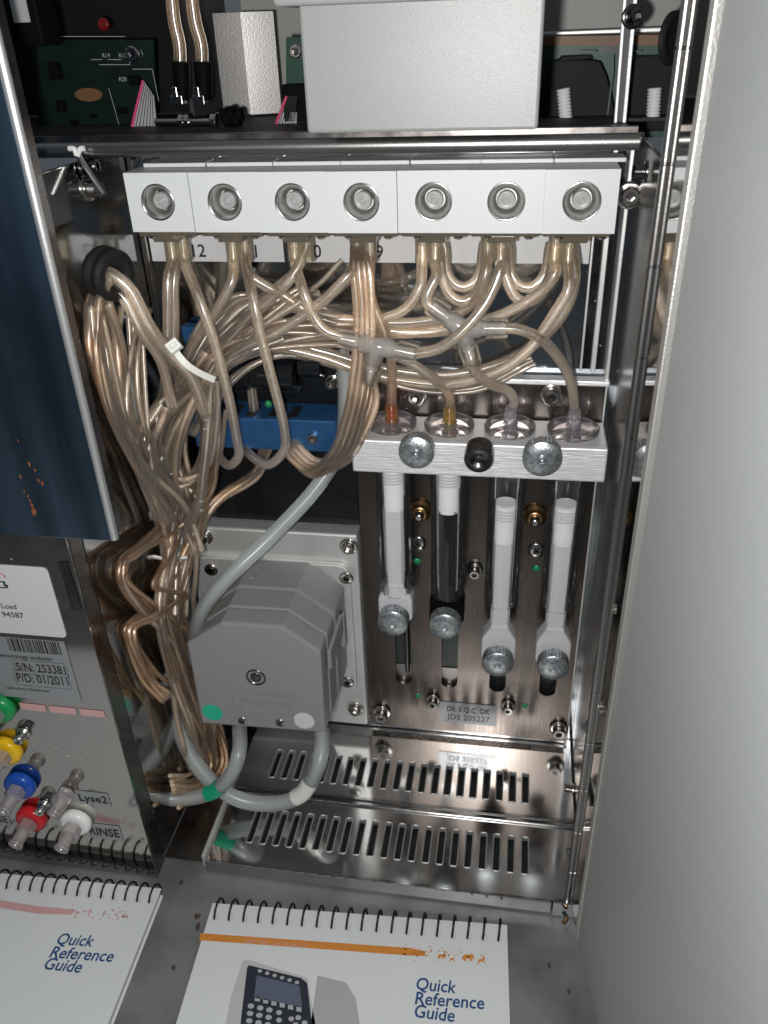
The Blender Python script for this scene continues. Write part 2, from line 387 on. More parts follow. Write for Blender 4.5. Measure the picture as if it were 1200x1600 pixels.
def circ(cx, cyy, r, n=32): return [(cx+r*math.cos(2*math.pi*k/n), cyy+r*math.sin(2*math.pi*k/n)) for k in range(n)]
def rrect(x0, x1, y0, y1, r, n=5):
    out = []
    for cx, cyy, a0 in ((x1-r, y1-r, 0), (x0+r, y1-r, 90), (x0+r, y0+r, 180), (x1-r, y0+r, 270)):
        for k in range(n+1):
            a = R_(a0 + 90*k/n); out.append((cx+r*math.cos(a), cyy+r*math.sin(a)))
    return out
def text(txt, o, right, up, height, parent, m='ink', width=None, bold=0, align='LEFT', shear=0, name='lettering', depth=0):
    cu = bpy.data.curves.new('t', 'FONT'); cu.body = txt; cu.size = 1; cu.align_x = align; cu.shear = shear; cu.extrude = depth
    cu.resolution_u = 3
    t = bpy.data.objects.new('t', cu); COL.objects.link(t)
    dg = bpy.context.evaluated_depsgraph_get(); dg.update()
    me = bpy.data.meshes.new_from_object(t.evaluated_get(dg))
    bpy.data.objects.remove(t)
    if bold:        # heavier strokes: the same letters laid three times, a hair apart
        vs = [v.co.copy() for v in me.vertices]; fs = [tuple(p.vertices) for p in me.polygons]; n = len(vs); me.clear_geometry()
        sh = [(-bold, 0, 0), (bold, 0, .004), (0, bold, .008), (0, -bold, .012)]
        me.from_pydata([v+Vector(d) for d in sh for v in vs], [], [tuple(i+j*n for i in f) for j in range(4) for f in fs])
    xs = [v.co.x for v in me.vertices]
    k = height/.7
    kx = k if width is None else width/max(1e-6, max(xs)-min(xs))
    right, up = Vector(right).normalized(), Vector(up).normalized(); nrm = right.cross(up)
    po = Vector(parent['_o']) if parent is not None else Vector((0,0,0))
    off = 0 if width is None or align != 'LEFT' else -min(xs)*kx
    for v in me.vertices:
        v.co = Vector(o) - po + right*(v.co.x*kx+off) + up*(v.co.y*k) + nrm*(v.co.z*k)
    me.materials.clear(); me.materials.append(M[m])
    ob = bpy.data.objects.new(name, me); COL.objects.link(ob)
    if parent is not None: ob.parent = parent
    ob['_o'] = tuple(po)
    return ob
NY = Vector((0, -1, 0)); UX = Vector((1, 0, 0)); UZ = Vector((0, 0, 1))
def screw(parent, p, r=.003, ax=NY, h=.003, washer=True, m='steel', name='screw', head='hex'):
    """socket head screw: chamfered head with a dark hexagonal recess, on a washer"""
    p = Vector(p); b = MB(); ax = Vector(ax).normalized()
    if washer: b.lathe(p, ax, [(r*1.5, 0), (r*1.5, .0007), (r*1.45, .0009), (r, .0009)], 24)
    z0 = .0009 if washer else 0
    b.lathe(p, ax, [(r, z0), (r, z0+h*.82), (r, z0+h*.82), (r*.86, z0+h), (r*.86, z0+h), (r*.52, z0+h), (r*.52, z0+h)], 24, caps=False)
    o = b.lathe(p, ax, [(r*.52, z0+h), (r*.50, z0+h*.35)], 6, smooth=False, caps=False)
    b.cm = 1
    b.lathe(p, ax, [(r*.52, z0+h*.36), (r*.01, z0+h*.36)], 6, smooth=False, caps=False)
    return b.build(name, [m, 'black_steel'], parent)
def flat_screw(parent, p, r=.0032, ax=NY, m='steel', name='screw'):
    """countersunk head with a star recess"""
    p = Vector(p); ax = Vector(ax).normalized(); b = MB()
    b.lathe(p, ax, [(r, 0), (r, .0004), (r*.9, .0008), (r*.4, .0009), (r*.4, .0009), (r*.34, .0001), (r*.01, .0001)], 26, caps=False)
    b.cm = 1
    u = ax.orthogonal().normalized(); w = ax.cross(u)
    for k in range(3):
        a = math.pi*k/3 + .3; d = u*math.cos(a)+w*math.sin(a); e = ax.cross(d)
        b.obox(p+ax*.0007, d*r*.42, e*r*.11, ax*.0004)
    return b.build(name, [m, 'black_steel'], parent)

# ================================================================== SETTING: the counter
b = MB(); b.add([(-1.2, -1.2, 0), (.9, -1.2, 0), (.9, .25, 0), (-1.2, .25, 0)], [(0, 1, 2, 3)])
cnt = b.build('counter', 'counter', org=(0, 0, 0)); cnt['kind'] = 'structure'

# ================================================================== CABINET
XL, XR, ZF = -.160, .0425, .008
cab = thing('analyzer_cabinet', 'open polished steel instrument cabinet with slotted floor and hinged grey door standing on counter', 'cabinet', (-.06, -.05, 0))
MB().box(XL-.002, XR+.002, 0, .002, ZF-.006, .3165).build('back_panel', 'mirror_back', cab)
# side walls, each with the strip that turns round the rear corner
b = MB(); b.box(XL-.0015, XL, -.098, -.0005, .003, .3165); b.box(XL+.0003, XL+.0028, -.0035, -.0003, ZF+.001, .3165)
lw = b.build('side_wall', 'mirror', cab, .0003)
b = MB(); b.box(XR, XR+.0015, -.098, -.0005, .003, .3165)
rw = b.build('side_wall', 'wall_satin', cab, .0003)
b = MB(); b.box(XR-.0045, XR-.003, -.006, -.0003, ZF+.001, .3165); b.box(XR-.0105, XR-.0085, -.0025, -.0003, .226, .3165); b.box(XR-.0150, XR-.0140, -.0012, -.0003, .226, .3165); b.build('corner_strip', 'alu_soft', cab, .0003)
rnd0 = random.Random(12); b = MB()
for (px, py, r) in ((640, 432, 2.2), (652, 418, 1.6), (628, 446, 1.5), (664, 500, 4), (655, 512, 3), (672, 494, 2.5), (610, 440, 1.3), (700, 470, 1.8), (716, 452, 1.4), (930, 470, 1.2), (912, 520, 1.2), (938, 540, 1.0), (640, 470, 1.4), (590, 430, 1.2), (560, 424, 1.4)):
    p = at(px, py, -.0002); n_ = 9
    b.prism([p + Vector((math.cos(6.283*i/n_)*r*.00034*rnd0.uniform(.5, 1.2), 0, math.sin(6.283*i/n_)*r*.00028*rnd0.uniform(.5, 1.2))) for i in range(n_)], (0, -.00015, 0))
b.build('dried_residue', 'residue', cab)
# slotted floor in two strips, a rolled ridge between them
def louvre(y0, y1, sy0, sy1, n, x0, x1, xa, xb):
    b = MB(); z = ZF; to3 = lambda u, v: Vector((u, v, z)); p = (x1-x0)/(n-1); w = .0020
    b.add([(xa, y0, z), (xb, y0, z), (xb, sy0, z), (xa, sy0, z)], [(0, 1, 2, 3)]); b.add([(xa, sy1, z), (xb, sy1, z), (xb, y1, z), (xa, y1, z)], [(0, 1, 2, 3)])
    b.add([(xa, sy0, z), (x0-p/2, sy0, z), (x0-p/2, sy1, z), (xa, sy1, z)], [(0, 1, 2, 3)]); b.add([(x1+p/2, sy0, z), (xb, sy0, z), (xb, sy1, z), (x1+p/2, sy1, z)], [(0, 1, 2, 3)])
    for i in range(n):
        c = x0+i*p; o = rrect(c-w, c+w, sy0+.0012, sy1-.0012, .0012, 4)
        b.ringcell((c-p/2, c+p/2, sy0, sy1), o, to3)
        N = len(o)
        for j, (dz, ins, sm) in enumerate(((0, 0, 1), (-.0004, .00018, 1), (-.0022, .0003, 1))):
            pass
        rings = []
        for dz, ins in ((0, -.0001), (.00035, 0), (.0005, .0002), (.0003, .0005), (-.0003, .0006), (-.0022, .0006)):
            q = rrect(c-w+ins, c+w-ins, sy0+.0012+ins, sy1-.0012-ins, max(.0003, .0012-ins), 4); rings.append([Vector((u, v, z+dz)) for u, v in q])
        vs = [v for r in rings for v in r]
        b.cm = 1; b.add(vs, [(k*N+i2, k*N+(i2+1) % N, (k+1)*N+(i2+1) % N, (k+1)*N+i2) for k in range(len(rings)-1) for i2 in range(N)], True); b.cm = 0
    return b
XA, XB = -.1365, XR-.001
louvre(-.0575, -.0006, -.0490, -.0262, 21, -.1185, .0172, XA, XB).build('slotted_floor', ['floor_steel', 'edge_bright'], cab)
louvre(-.1010, -.0578, -.0905, -.0668, 21, -.1185, .0172, XA, XB).build('slotted_floor', ['floor_steel', 'edge_bright'], cab)
b = MB(); b.box(XA, XB, -.0605, -.0585, ZF+.0002, ZF+.0016); b.box(XA, XB, -.0570, -.0552, ZF+.0002, ZF+.0010); b.build('floor_ridge', 'mirror', cab, .0004)
b = MB(); b.box(XA, XB-.012, -.1028, -.1012, .0010, ZF+.0010); b.build('front_lip', 'mirror', cab, .0004)
b = MB(); b.box(XB-.0115, XB-.0015, -.1034, -.1014, .0008, ZF+.0022); b.build('corner_tab', 'mirror', cab, .0003)
# tray side, with a bright folded edge; left well is lower and dark
b = MB(); b.box(XA-.0022, XA-.0002, -.1010, -.0440, .0022, ZF+.0022); b.build('tray_edge', 'alu_soft', cab, .0004)
b = MB(); b.box(XL, XA-.0024, -.098, -.001, .0012, .0022); b.build('well_floor', 'dark_steel', cab)
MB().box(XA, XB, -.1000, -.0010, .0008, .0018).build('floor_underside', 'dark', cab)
b = MB(); b.box(-.159, XR-.0035, -.004, -.0006, ZF+.0006, .0165); b.build('base_rail', 'mirror', cab, .0005)
# steel strip with screws along the right wall
for (px, py, Y) in ((865, 1232, -.035), (856, 1330, -.075)):
    p = at(px, py, Y); screw(cab, (XR-.0006, p.y, p.z), .0026, (-1, 0, .12), .004, True)
p = at(888, 1436, -.104); screw(cab, (XR-.006, -.106, .0035), .0010, (-.6, -1, 0), .003, False, 'brass')
# top rail: a rolled sheet edge above the valves, and the ledge behind it
b = MB(); b.lathe((-.30, -.040, .3203), (1, 0, 0), [(.0027, 0), (.0027, .3365)], 24)
b.build('top_rail', 'rail', cab)
b = MB(); b.box(-.30, .036, -.038, .02, .3212, .3222); b.build('ledge', 'dark', cab)
b = MB(); b.box(-.30, .036, -.0400, -.0385, .3226, .3250); b.build('ledge_fold', 'dark_steel', cab, .0003)
b = MB(); b.box(-.150, .030, -.020, -.004, .3140, .3158); b.box(-.147, .028, -.024, -.0205, .3160, .3174); b.box(XL, XR, -.0035, -.0005, .3168, .3190); b.build('valve_rail', 'mirror', cab, .0003)
# hinge: rod with knuckles
b = MB(); hx, hy = .0364, -.1005
z = .004
while z < .42:
    L = .0265; b.lathe((hx, hy, z), (0, 0, 1), [(.0010, 0), (.0013, .0002), (.0013, .0002), (.0013, L-.0006), (.0013, L-.0006), (.0010, L-.0004), (.0010, L-.0004), (.0010, L)], 16); z += L
b.build('hinge', 'rail', cab)
b = MB(); b.prism([(.0372, -.1015, .020), (.0385, -.1268, .020), (.0393, -.1268, .020), (.0380, -.1015, .020)], (0, 0, .42)); b.build('hinge_leaf', 'leaf_mirror', cab)
b = MB(); b.box(.0381, .0435, -.1012, -.0985, .004, .44); b.build('door_post', 'dark_steel', cab)
for (px, py) in ((962, 946), (935, 1097)):
    p = at(px, py, -.115); screw(cab, (.0372, -.117, p.z), .0017, (-1, 0, 0), .0014, False)
# grey door, swung open past ninety degrees
dd = Vector((.0058, -.0338, 0)).normalized(); dn = Vector((-dd.y, dd.x, 0))     # dn points away from the opening
if dn.x < 0: dn = -dn
p0 = Vector((.0388, -.1305, 0))
def doorpt(a, t, z): return p0 + dd*a + dn*t + Vector((0, 0, z))
poly = [doorpt(.002, .0, .026), doorpt(.19, .0, .026), doorpt(.19, .014, .026), doorpt(.0, .014, .026), doorpt(-.0005, .004, .026), doorpt(.0003, .0012, .026)]
b = MB(); b.prism(poly, (0, 0, .42)); b.build('door', 'door_grey', cab, .0012)
b = MB(); b.prism([doorpt(-.0034, -.0012, .0255), doorpt(-.0006, -.0010, .0255), doorpt(-.0006, .0020, .0255), doorpt(-.0034, .0020, .0255)], (0, 0, .42)); b.build('door_edge', 'cast', cab, .0004)
# front panel: lower steel plate with its return, blue-dark cover sheet in front of it
b = MB(); pxr = at(172, 1100, -.1096).x; b.box(-.40, pxr, -.1096, -.1084, .0012, .2375); b.build('front_plate', 'plate_left', cab, .0002)
b = MB(); b.box(pxr-.0010, pxr, -.1082, -.0995, .0014, .2375); b.build('plate_return', 'dark_steel', cab, .0003)
b = MB(); b.prism([at(92, 878, -.1098), at(105, 878, -.1098), at(128, 952, -.1098), at(112, 954, -.1098)], (0, -.0002, 0)); b.build('latch_slot', 'dark_steel', cab)
cov = MB(); ex = at(105, 495, -.112).x
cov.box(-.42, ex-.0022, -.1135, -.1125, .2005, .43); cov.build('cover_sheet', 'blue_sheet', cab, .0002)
b = MB(); b.lathe((ex-.0015, -.1122, .2005), (0, 0, 1), [(.0013, 0), (.0015, .0003), (.0015, .135), (.0015, .229)], 20); b.build('cover_edge', 'edge_bright', cab)
b = MB(); b.box(ex-.0026, ex-.0012, -.1104, -.1055, .2008, .43); b.build('cover_flange', 'dark_steel', cab, .0003)
# rust runs on the cover
b = MB()
for (px, py, r) in ((66, 755, 3.2), (53, 800, 6), (50, 790, 3.2), (46, 725, 3), (32, 745, 2.5), (38, 768, 1.8), (55, 735, 2), (28, 688, 1.5), (60, 750, 2.2), (44, 775, 1.8), (47, 782, 2.0)):
    p = at(px, py, -.1136); n = 9; k = r*.00020
    pts = [p + UX*math.cos(a)*k*random.uniform(.5, 1.1) + UZ*math.sin(a)*k*1.8*random.uniform(.6, 1.2) for a in [2*math.pi*i/n for i in range(n)]]
    b.prism(pts, (0, -.00008, 0))
b.build('rust_stain', 'rust', cab)

# ------------------------------------------------------------------ bay above the rail
bay = thing('upper_bay', 'dark electronics bay behind the rail with grey back wall', 'electronics bay', (-.08, .05, .322))
b = MB(); b.box(-.30, -.1485, .085, .087, .322, .44); b.build('dark_back_panel', 'matt_black', bay)
b = MB(); b.box(-.1400, .10, .110, .112, .322, .50); b.build('back_panel', 'bay_grey', bay)
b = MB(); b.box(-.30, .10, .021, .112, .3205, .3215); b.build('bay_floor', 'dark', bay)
b = MB(); b.box(-.1500, -.1480, .050, .1095, .3223, .44); b.build('divider', 'bay_brown', bay)
b = MB(); b.box(.090, .092, .0, .1095, .3223, .45); b.build('bay_side', 'bay_grey', bay)
a0, a1 = at(350, 190, .06), at(436, 190, .06)
t0 = at(350, 20, .06).z
for nm, x0, x1, yy in (('bright_leaf', a0.x, a0.x+(a1.x-a0.x)*.47, .0615), ('bright_leaf', a0.x+(a1.x-a0.x)*.5, a1.x, .060)):
    b = MB(); dy_ = (.10 if yy > .061 else .44)*(x1-x0); b.prism([(x0, yy, .3225), (x1, yy+dy_, .3225), (x1, yy+dy_, t0), (x0, yy, t0)], (0, .0012, 0)); b.build(nm, 'rail', bay)
# dark circuit board at the left of the bay
pb = thing('circuit_board', 'dark green circuit board with red lamp behind the left end of the rail', 'circuit board', at(165, 190, .04))
q = [at(x, y, .04) for x, y in ((60, 205), (245, 205), (240, 62), (60, 62))]
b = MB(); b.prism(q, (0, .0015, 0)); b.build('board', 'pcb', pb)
b = MB(); p = at(165, 38, .038); b.rcyl(p, p+Vector((0, -.003, 0)), .0024, .0006); b.build('red_lamp', 'red_lamp', pb)
b = MB(); p = at(138, 148, .0385); b.prism([p+Vector((math.cos(t)*.0065, 0, math.sin(t)*.0027)) for t in [2*math.pi*k/16 for k in range(16)]], (0, .001, 0)); b.build('tan_pad', 'pcb_tan', pb)
p = at(208, 84, .039); screw(pb, p, .0030, NY, .002, False)
for (px, py, tx) in ((160, 90, 'R14'), (186, 90, 'R15'), (186, 127, 'R20')):
    text(tx, at(px, py, .0392), UX, UZ, .0016, pb, 'print_grey')
b = MB()
for (x0, y0, x1, y1) in ((142, 93, 160, 93), (168, 93, 190, 93), (155, 101, 203, 101), (203, 101, 203, 96), (207, 108, 238, 108), (238, 108, 248, 158), (170, 138, 186, 195), (95, 57, 195, 57)):
    a, c = at(x0, y0, .0388), at(x1, y1, .0388); d = (c-a); e = d.cross(NY).normalized()*.00012
    b.add([a-e, c-e, c+e, a+e], [(0, 1, 2, 3)])
b.build('printed_trace', 'print_grey', pb)
for (px, py, w, h) in ((100, 165, 10, 14), (120, 190, 8, 6), (215, 125, 14, 12), (150, 180, 6, 5), (195, 172, 10, 8), (90, 110, 14, 22)):
    p = at(px, py, .039); b = MB(); b.box(p.x-w*.00015, p.x+w*.00015, .0345, .039, p.z-h*.00015, p.z+h*.00015); b.build('component', 'black', pb, .0003)
# connector box at the far top left
b = MB(); p = at(35, 25, -.02); b.box(p.x-.006, p.x+.006, -.02, -.006, p.z-.0095, p.z+.03); bx = b.build('connector_housing', 'black', None, .0008); tag(bx, 'small black connector housing at the top left corner above the blue sheet', 'connector')
b = MB(); b.box(p.x-.0035, p.x+.0028, -.0204, -.0201, p.z-.002, p.z+.02); b.build('label_face', 'print_grey', bx)
# two hoses dropping into black elbow connectors
for i, (x0, x1, lab) in enumerate(((266, 281, 'clear hose in the upper bay, dropping into the black connector nearer the circuit board'), (296, 315, 'clear hose in the upper bay, dropping into the black connector nearer the bright steel leaf'))):
    t = thing('bay_hose', lab, 'hose', at(x1, 150, .02), 'hoses in the upper bay')
    b = MB(); b.sweep([at(x0, -40, .02), at((x0+x1)/2-2, 30, .02), at(x1-1, 70, .02), at(x1, 105, .02)], .0026, 12, .55); b.build('tube', ['tube_warm', 'bore'], t)
    b = MB(); b.lathe(at(x1+1, 96, .02), at(x1+4, 146, .02)-at(x1+1, 96, .02), [(.0030, 0), (.0036, .001), (.0030, .012), (.0026, .014)], 18); b.build('sleeve', 'black', t)
    b = MB(); p = at(x1-3, 156, .018); b.box(p.x-.0026, p.x+.0026, .016, .022, p.z-.0018, p.z+.0018); b.box(p.x-.001, p.x+.001, .0155, .022, p.z+.001, p.z+.005); b.build('clip', 'steel', t, .0003)
# threaded rod across
t = thing('threaded_rod', 'short threaded steel rod with two bright nuts lying across the bay floor', 'rod', at(295, 190, .01))
a, c = at(243, 191, .01), at(340, 191, .01)
b = MB(); prof = []
n = 46; L = (c-a).length
for k in range(n): prof += [(.0013, L*k/n), (.0016, L*(k+.5)/n)]
b.lathe(a, c-a, prof+[(.0013, L)], 14); b.build('rod', 'steel', t)
for px in (284, 293): p = at(px, 191, .01); b = MB(); b.lathe(p-UX*.001, UX, [(.0027, 0), (.0030, .0003), (.0030, .0017), (.0027, .002)], 6, False); b.build('nut', 'steel', t)
b = MB(); p = at(336, 191, .01); b.rcyl(p-UX*.0013, p+UX*.0013, .0036); b.build('washer', 'steel', t)
b = MB()
for k in range(7):
    p = at(350+k*4, 180+(k % 3)*4, .012); b.rcyl(p-UX*.001, p+UX*.0015, .0026+.0008*(k % 2), .0004, 10)
b.build('cable_gland', 'black', t)
# ribbon cables, pink edged
for (pp, lab) in ((((224, 126), (205, 205), (246, 205), (240, 150)), 'grey ribbon cable with pink edge wire rising beside the dark circuit board'), (((448, 150), (425, 212), (462, 212), (466, 150)), 'grey ribbon cable with pink edge wire beside the white housing')):
    q = [at(x, y, .02) for x, y in pp]
    b = MB(); b.prism(q, (0, .0006, 0)); rb = b.build('ribbon_cable', 'print_grey'); tag(rb, lab, 'cable', 'ribbon cables')
    b = MB(); a, c = q[0], q[1]; b.sweep([a+NY*.0004, (a+c)/2+NY*.0006, c+NY*.0004], .0006, 8); b.build('edge_wire', 'red_wire', rb)
    b = MB()
    for k in range(1, 7):
        a = q[0].lerp(q[3], k/7); c = q[1].lerp(q[2], k/7); e = (c-a).cross(NY).normalized()*.00016
        b.add([a-e+NY*.0001, c-e+NY*.0001, c+e+NY*.0001, a+e+NY*.0001], [(0, 1, 2, 3)])
    b.build('wire_gap', 'ink', rb)
# green board seen left of the white housing
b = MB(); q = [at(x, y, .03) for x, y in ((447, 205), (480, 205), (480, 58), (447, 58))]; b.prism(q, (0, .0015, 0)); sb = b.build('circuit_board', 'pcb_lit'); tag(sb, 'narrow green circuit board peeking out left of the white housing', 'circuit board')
p = at(463, 80, .0295); screw(sb, p, .0026, NY, .002, False)
b = MB(); p = at(462, 130, .029); b.box(p.x-.004, p.x+.006, .020, .0298, .3225, p.z); b.build('socket', 'black', sb, .0004)
# right: green board with tan edge, dark coil housings and two ribbed sleeves
rb = thing('circuit_board', 'green circuit board with tan edge and dark coil housings right of the white housing', 'circuit board', at(950, 190, .05))
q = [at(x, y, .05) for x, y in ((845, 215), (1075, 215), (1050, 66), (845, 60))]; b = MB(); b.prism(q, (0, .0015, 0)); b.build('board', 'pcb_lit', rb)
q = [at(x, y, .049) for x, y in ((845, 72), (1050, 70), (1050, 54), (845, 57))]; b = MB(); b.prism(q, (0, .0008, 0)); b.build('tan_edge', 'pcb_tan', rb)
q = [at(x, y, .0494) for x, y in ((935, 83), (968, 83), (966, 55), (938, 56))]; b = MB(); b.prism(q, (0, .0003, 0)); b.build('dark_tab', 'pcb', rb)
for (cx, w) in ((900, 62), (1020, 58)):
    q = []
    for k in range(15):
        a = math.pi*k/14; q.append(at(cx+w*math.cos(a), 205-(112 if cx < 950 else 118)*min(1, 1.25*math.sin(a)), .036))
    b = MB(); b.prism(q, (0, .012, 0)); b.build('coil_housing', 'matt_black', rb, .0006)
    q = [at(cx+x, y, .036) for x, y in ((-28, 96), (26, 92), (24, 86), (-22, 88))]; b = MB(); b.prism(q, (0, .010, 0)); b.build('coil_clip', 'matt_black', rb, .0003)
for (x0, y0, x1, y1) in ((880, 138, 884, 186), (1023, 137, 1020, 185)):
    a, c = at(x1, y1, .028), at(x0, y0, .028); L = (c-a).length; prof = []
    for k in range(9): prof += [(.0021, L*k/9), (.0027, L*(k+.25)/9), (.0027, L*(k+.7)/9), (.0021, L*(k+.98)/9)]
    b = MB(); b.lathe(a, c-a, prof, 16); b.build('ribbed_sleeve', 'white', rb)
b = MB()
for (x0, y0, x1, y1) in ((958, 86, 958, 110), (958, 110, 948, 190), (905, 80, 932, 80), (975, 80, 1003, 80)):
    a, c = at(x0, y0, .0355), at(x1, y1, .0355); d = c-a; e = d.cross(NY).normalized()*.0003; b.add([a-e, c-e, c+e, a+e], [(0, 1, 2, 3)])
b.build('printed_trace', 'pcb_lit', rb)
b = MB(); q = [at(x, y, .07) for x, y in ((845, 56), (1048, 50), (1046, 42), (845, 50))]; b.prism(q, (0, .003, 0)); ob = b.build('ledge_strip', 'alu_soft', None, .0004); tag(ob, 'thin pale metal strip along the back of the upper bay', 'strip')
# twin upright strip with a bolt
t = thing('upright_strip', 'narrow upright steel channel with a dark bolt in front of the green board', 'strip', at(966, 195, .0))
for (x0, x1, xt0, xt1) in ((959, 964, 975, 981), (972, 978, 991, 998)):
    b = MB(); b.prism([at(x0, 196, .0), at(x1, 196, .0), at(xt1, -20, .0), at(xt0, -20, .0)], (0, .002, 0)); b.build('flange', 'alu', t, .0003)
b = MB(); b.prism([at(964, 196, .0018), at(972, 196, .0018), at(991, -20, .0018), at(981, -20, .0018)], (0, .001, 0)); b.build('web', 'bay_brown', t)
p = at(988, 26, -.001); screw(t, p, .0026, (.3, -1, 0), .004, True, 'black_steel', 'bolt')
b = MB(); p = at(1048, 60, .005); b.lathe(p, (.8, -.6, 0), [(.0085, 0), (.0085, .001), (.0070, .0018), (.0060, .0018), (.0055, .0006), (.001, .0006)], 28); gr = b.build('ring_grommet', 'rubber'); tag(gr, 'dark round grommet at the top right beside the hinge', 'grommet')

# ------------------------------------------------------------------ white housing hanging over the rail
hs = thing('white_housing', 'pale glittery plastic housing hanging over the rail at the top', 'housing', (-.031, -.06, .3275))
q = [at(480, 207, -.075), at(840, 206, -.075)]
x0, x1 = q[0].x, q[1].x
def rbox(b, x0, x1, y0, y1, z0, z1, r):
    b.prism([Vector((u, y0, v)) for u, v in rrect(x0, x1, z0, z1, r, 4)], (0, y1-y0, 0)); return b
rbox(MB(), x0, x1, -.075, -.030, .3279, .385, .0012).build('body', 'box_white', hs, .0009)
a, c = at(395, 8, -.082), at(935, 4, -.082)
rbox(MB(), x0-.0055, x1+.0050, -.082, -.025, .3608, .40, .0015).build('lid', 'box_white', hs, .0008)

# ================================================================== VALVES
ZV0, ZV1, YV = .2926, .3130, -.045
nums = ['at the left end of the row, beside the side wall', 'second from the left, above the numeral 12', 'third from the left, above the black bar', 'middle one of the seven, between the numerals 0 and 9', 'fifth from the left, beside the numeral 8', 'second from the right, over both U bends', 'at the right end of the row, beside the grommeted corner']
nums[6] = 'at the right end of the row'
cx_px = [(247, 316), (352, 316), (458, 316), (566, 317), (678, 318), (791, 319), (908, 320)]
for i, (px, py) in enumerate(cx_px):
    c = at(px, py, YV); cx = cx0 = c.x; cz = .3030
    t = thing('pinch_valve', 'white square pinch valve, ' + nums[i], 'valve', (cx, -.03, .2885), 'pinch valves in the row under the rail')
    yf = YV + (.0, -.0004, -.0009, -.0016, -.0012, -.0017, -.0023)[i]
    xa, xb = cx-.01245, cx+.01245
    if i == 0: xa = at(200, 316, YV).x
    if i == 6: xb = at(964, 316, YV).x
    b = MB(); to3 = lambda u, v: Vector((u, yf, v))
    b.ringcell((xa, xb, ZV0, ZV1), circ(cx, cz, .0062, 40), to3)
    b.add([(xa, yf, ZV0), (xb, yf, ZV0), (xb, yf, ZV1), (xa, yf, ZV1), (xa, -.022, ZV0), (xb, -.022, ZV0), (xb, -.022, ZV1), (xa, -.022, ZV1)],
          [(0, 4, 5, 1), (1, 5, 6, 2), (2, 6, 7, 3), (3, 7, 4, 0), (4, 7, 6, 5)])
    b.build('body', 'white', t)
    b = MB(); b.box(xa+.003, xb+.0028, -.0335, -.0225, ZV1+.0002, ZV1+.0016); b.build('top_plate', 'white', t, .0003)
    b = MB(); b.lathe((cx, yf, cz), (0, 1, 0), [(.0064, -.0002), (.0062, -.0005), (.0058, -.0003), (.0054, .0002), (.0040, .0030), (.0036, .0042), (.0034, .0060), (.0005, .0060)], 40, caps=False); b.build('cup', 'cup_steel', t)
    b = MB(); b.lathe((cx, yf+.0055, cz), NY, [(.0030, 0), (.0030, .0024), (.0028, .0031), (.0023, .0034), (.0018, .0030), (.0014, .0031), (.0012, .0036), (.0006, .0040), (.0001, .0041)], 28); b.build('plunger', 'frost', t)
    # smoky manifold plate under the body with two screws and two barbs
    b = MB(); b.box(xa+.0006, xb-.0006, -.042, -.0225, ZV0-.0022, ZV0-.0003); b.box(cx-.0062, cx+.0036, -.041, -.0225, ZV0-.0046, ZV0-.0023); b.build('manifold', 'smoke', t, .0004)
    for dx in (-.0062, .0082):
        b = MB(); b.lathe((cx+dx, -.0402, ZV0-.0024), (0, 0, -1), [(.0017, 0), (.0016, .0006), (.0008, .0010)], 14); b.build('screw', 'steel', t)
    for dx in (-.0066, -.0016):
        b = MB()
        for rr in (.0027, .0019): b.lathe((cx0+dx, -.0245, ZV0-.0048), (0, 0, -1), [(rr, 0), (rr, 0), (rr, .0085), (rr, .0085), (rr*1.06, .0100), (rr*.94, .0106)], 20, caps=False)
        b.build('barb', 'barb', t)
def barb(i, k, dz=0.0):
    px, py = cx_px[i]; cx = at(px, py, YV).x + (-.0066, -.0016)[k]
    return Vector((cx, -.0245, ZV0-.0125-dz))
# numbered strip behind the tubes
st = thing('number_strip', 'white paper strip with black numerals on the back panel below the valves', 'label', (-.065, -.001, .2715))
z0, z1 = .2712, .2822
b = MB(); b.box(-.1566, .0271, -.0012, -.0010, z0, z1); b.build('paper', 'sticker', st)
for tx, px, py in (('12', 297, 401), ('11', 381, 402), ('10', 476, 402), ('9', 586, 403), ('8', 690, 404)):
    text(tx, at(px, py, -.0013), UX, UZ, .0052, st, 'ink', bold=.012)
b = MB()
for x0, x1 in ((443, 452),): b.box(at(x0, 390, -.0013).x, at(x1, 390, -.0013).x, -.0014, -.0013, z0, z1)
b.build('black_bar', 'ink', st)  # shade on the strip, put in as a dark bar
# screws and dark clip in the corners by the valves
p = at(984, 305, -.006); screw(cab, (p.x, -.0055, p.z), .0034, NY, .003, True)
p = at(1010, 268, -.03); screw(cab, (XR-.001, -.03, p.z), .0024, (-1, 0, 0), .004, True, 'black_steel')
p = at(170, 268, -.05); screw(cab, (XL+.0005, -.040, p.z), .0026, (1, 0, .1), .005, True, 'black_steel')
p = at(160, 302, -.05); screw(cab, (XL+.0005, -.040, p.z), .0030, (1, -.2, 0), .005, True)
# little steel stay from the rail
t = thing('steel_stay', 'thin steel stay with a split white clip hanging from the rail left of the valves', 'stay', at(120, 240, -.044))
b = MB(); b.sweep([at(120, 240, -.0435), at(137, 265, -.0445), at(163, 303, -.046)], .0011, 10, caps=True); b.build('rod', 'rail', t)
b = MB(); b.sweep([at(108, 232, -.045), at(116, 233, -.0452), at(120, 243, -.0452)], .0010, 8, caps=True); b.sweep([at(132, 232, -.045), at(125, 233, -.0452), at(121, 243, -.0452)], .0010, 8, caps=True); b.build('clip', 'white_gloss', t)

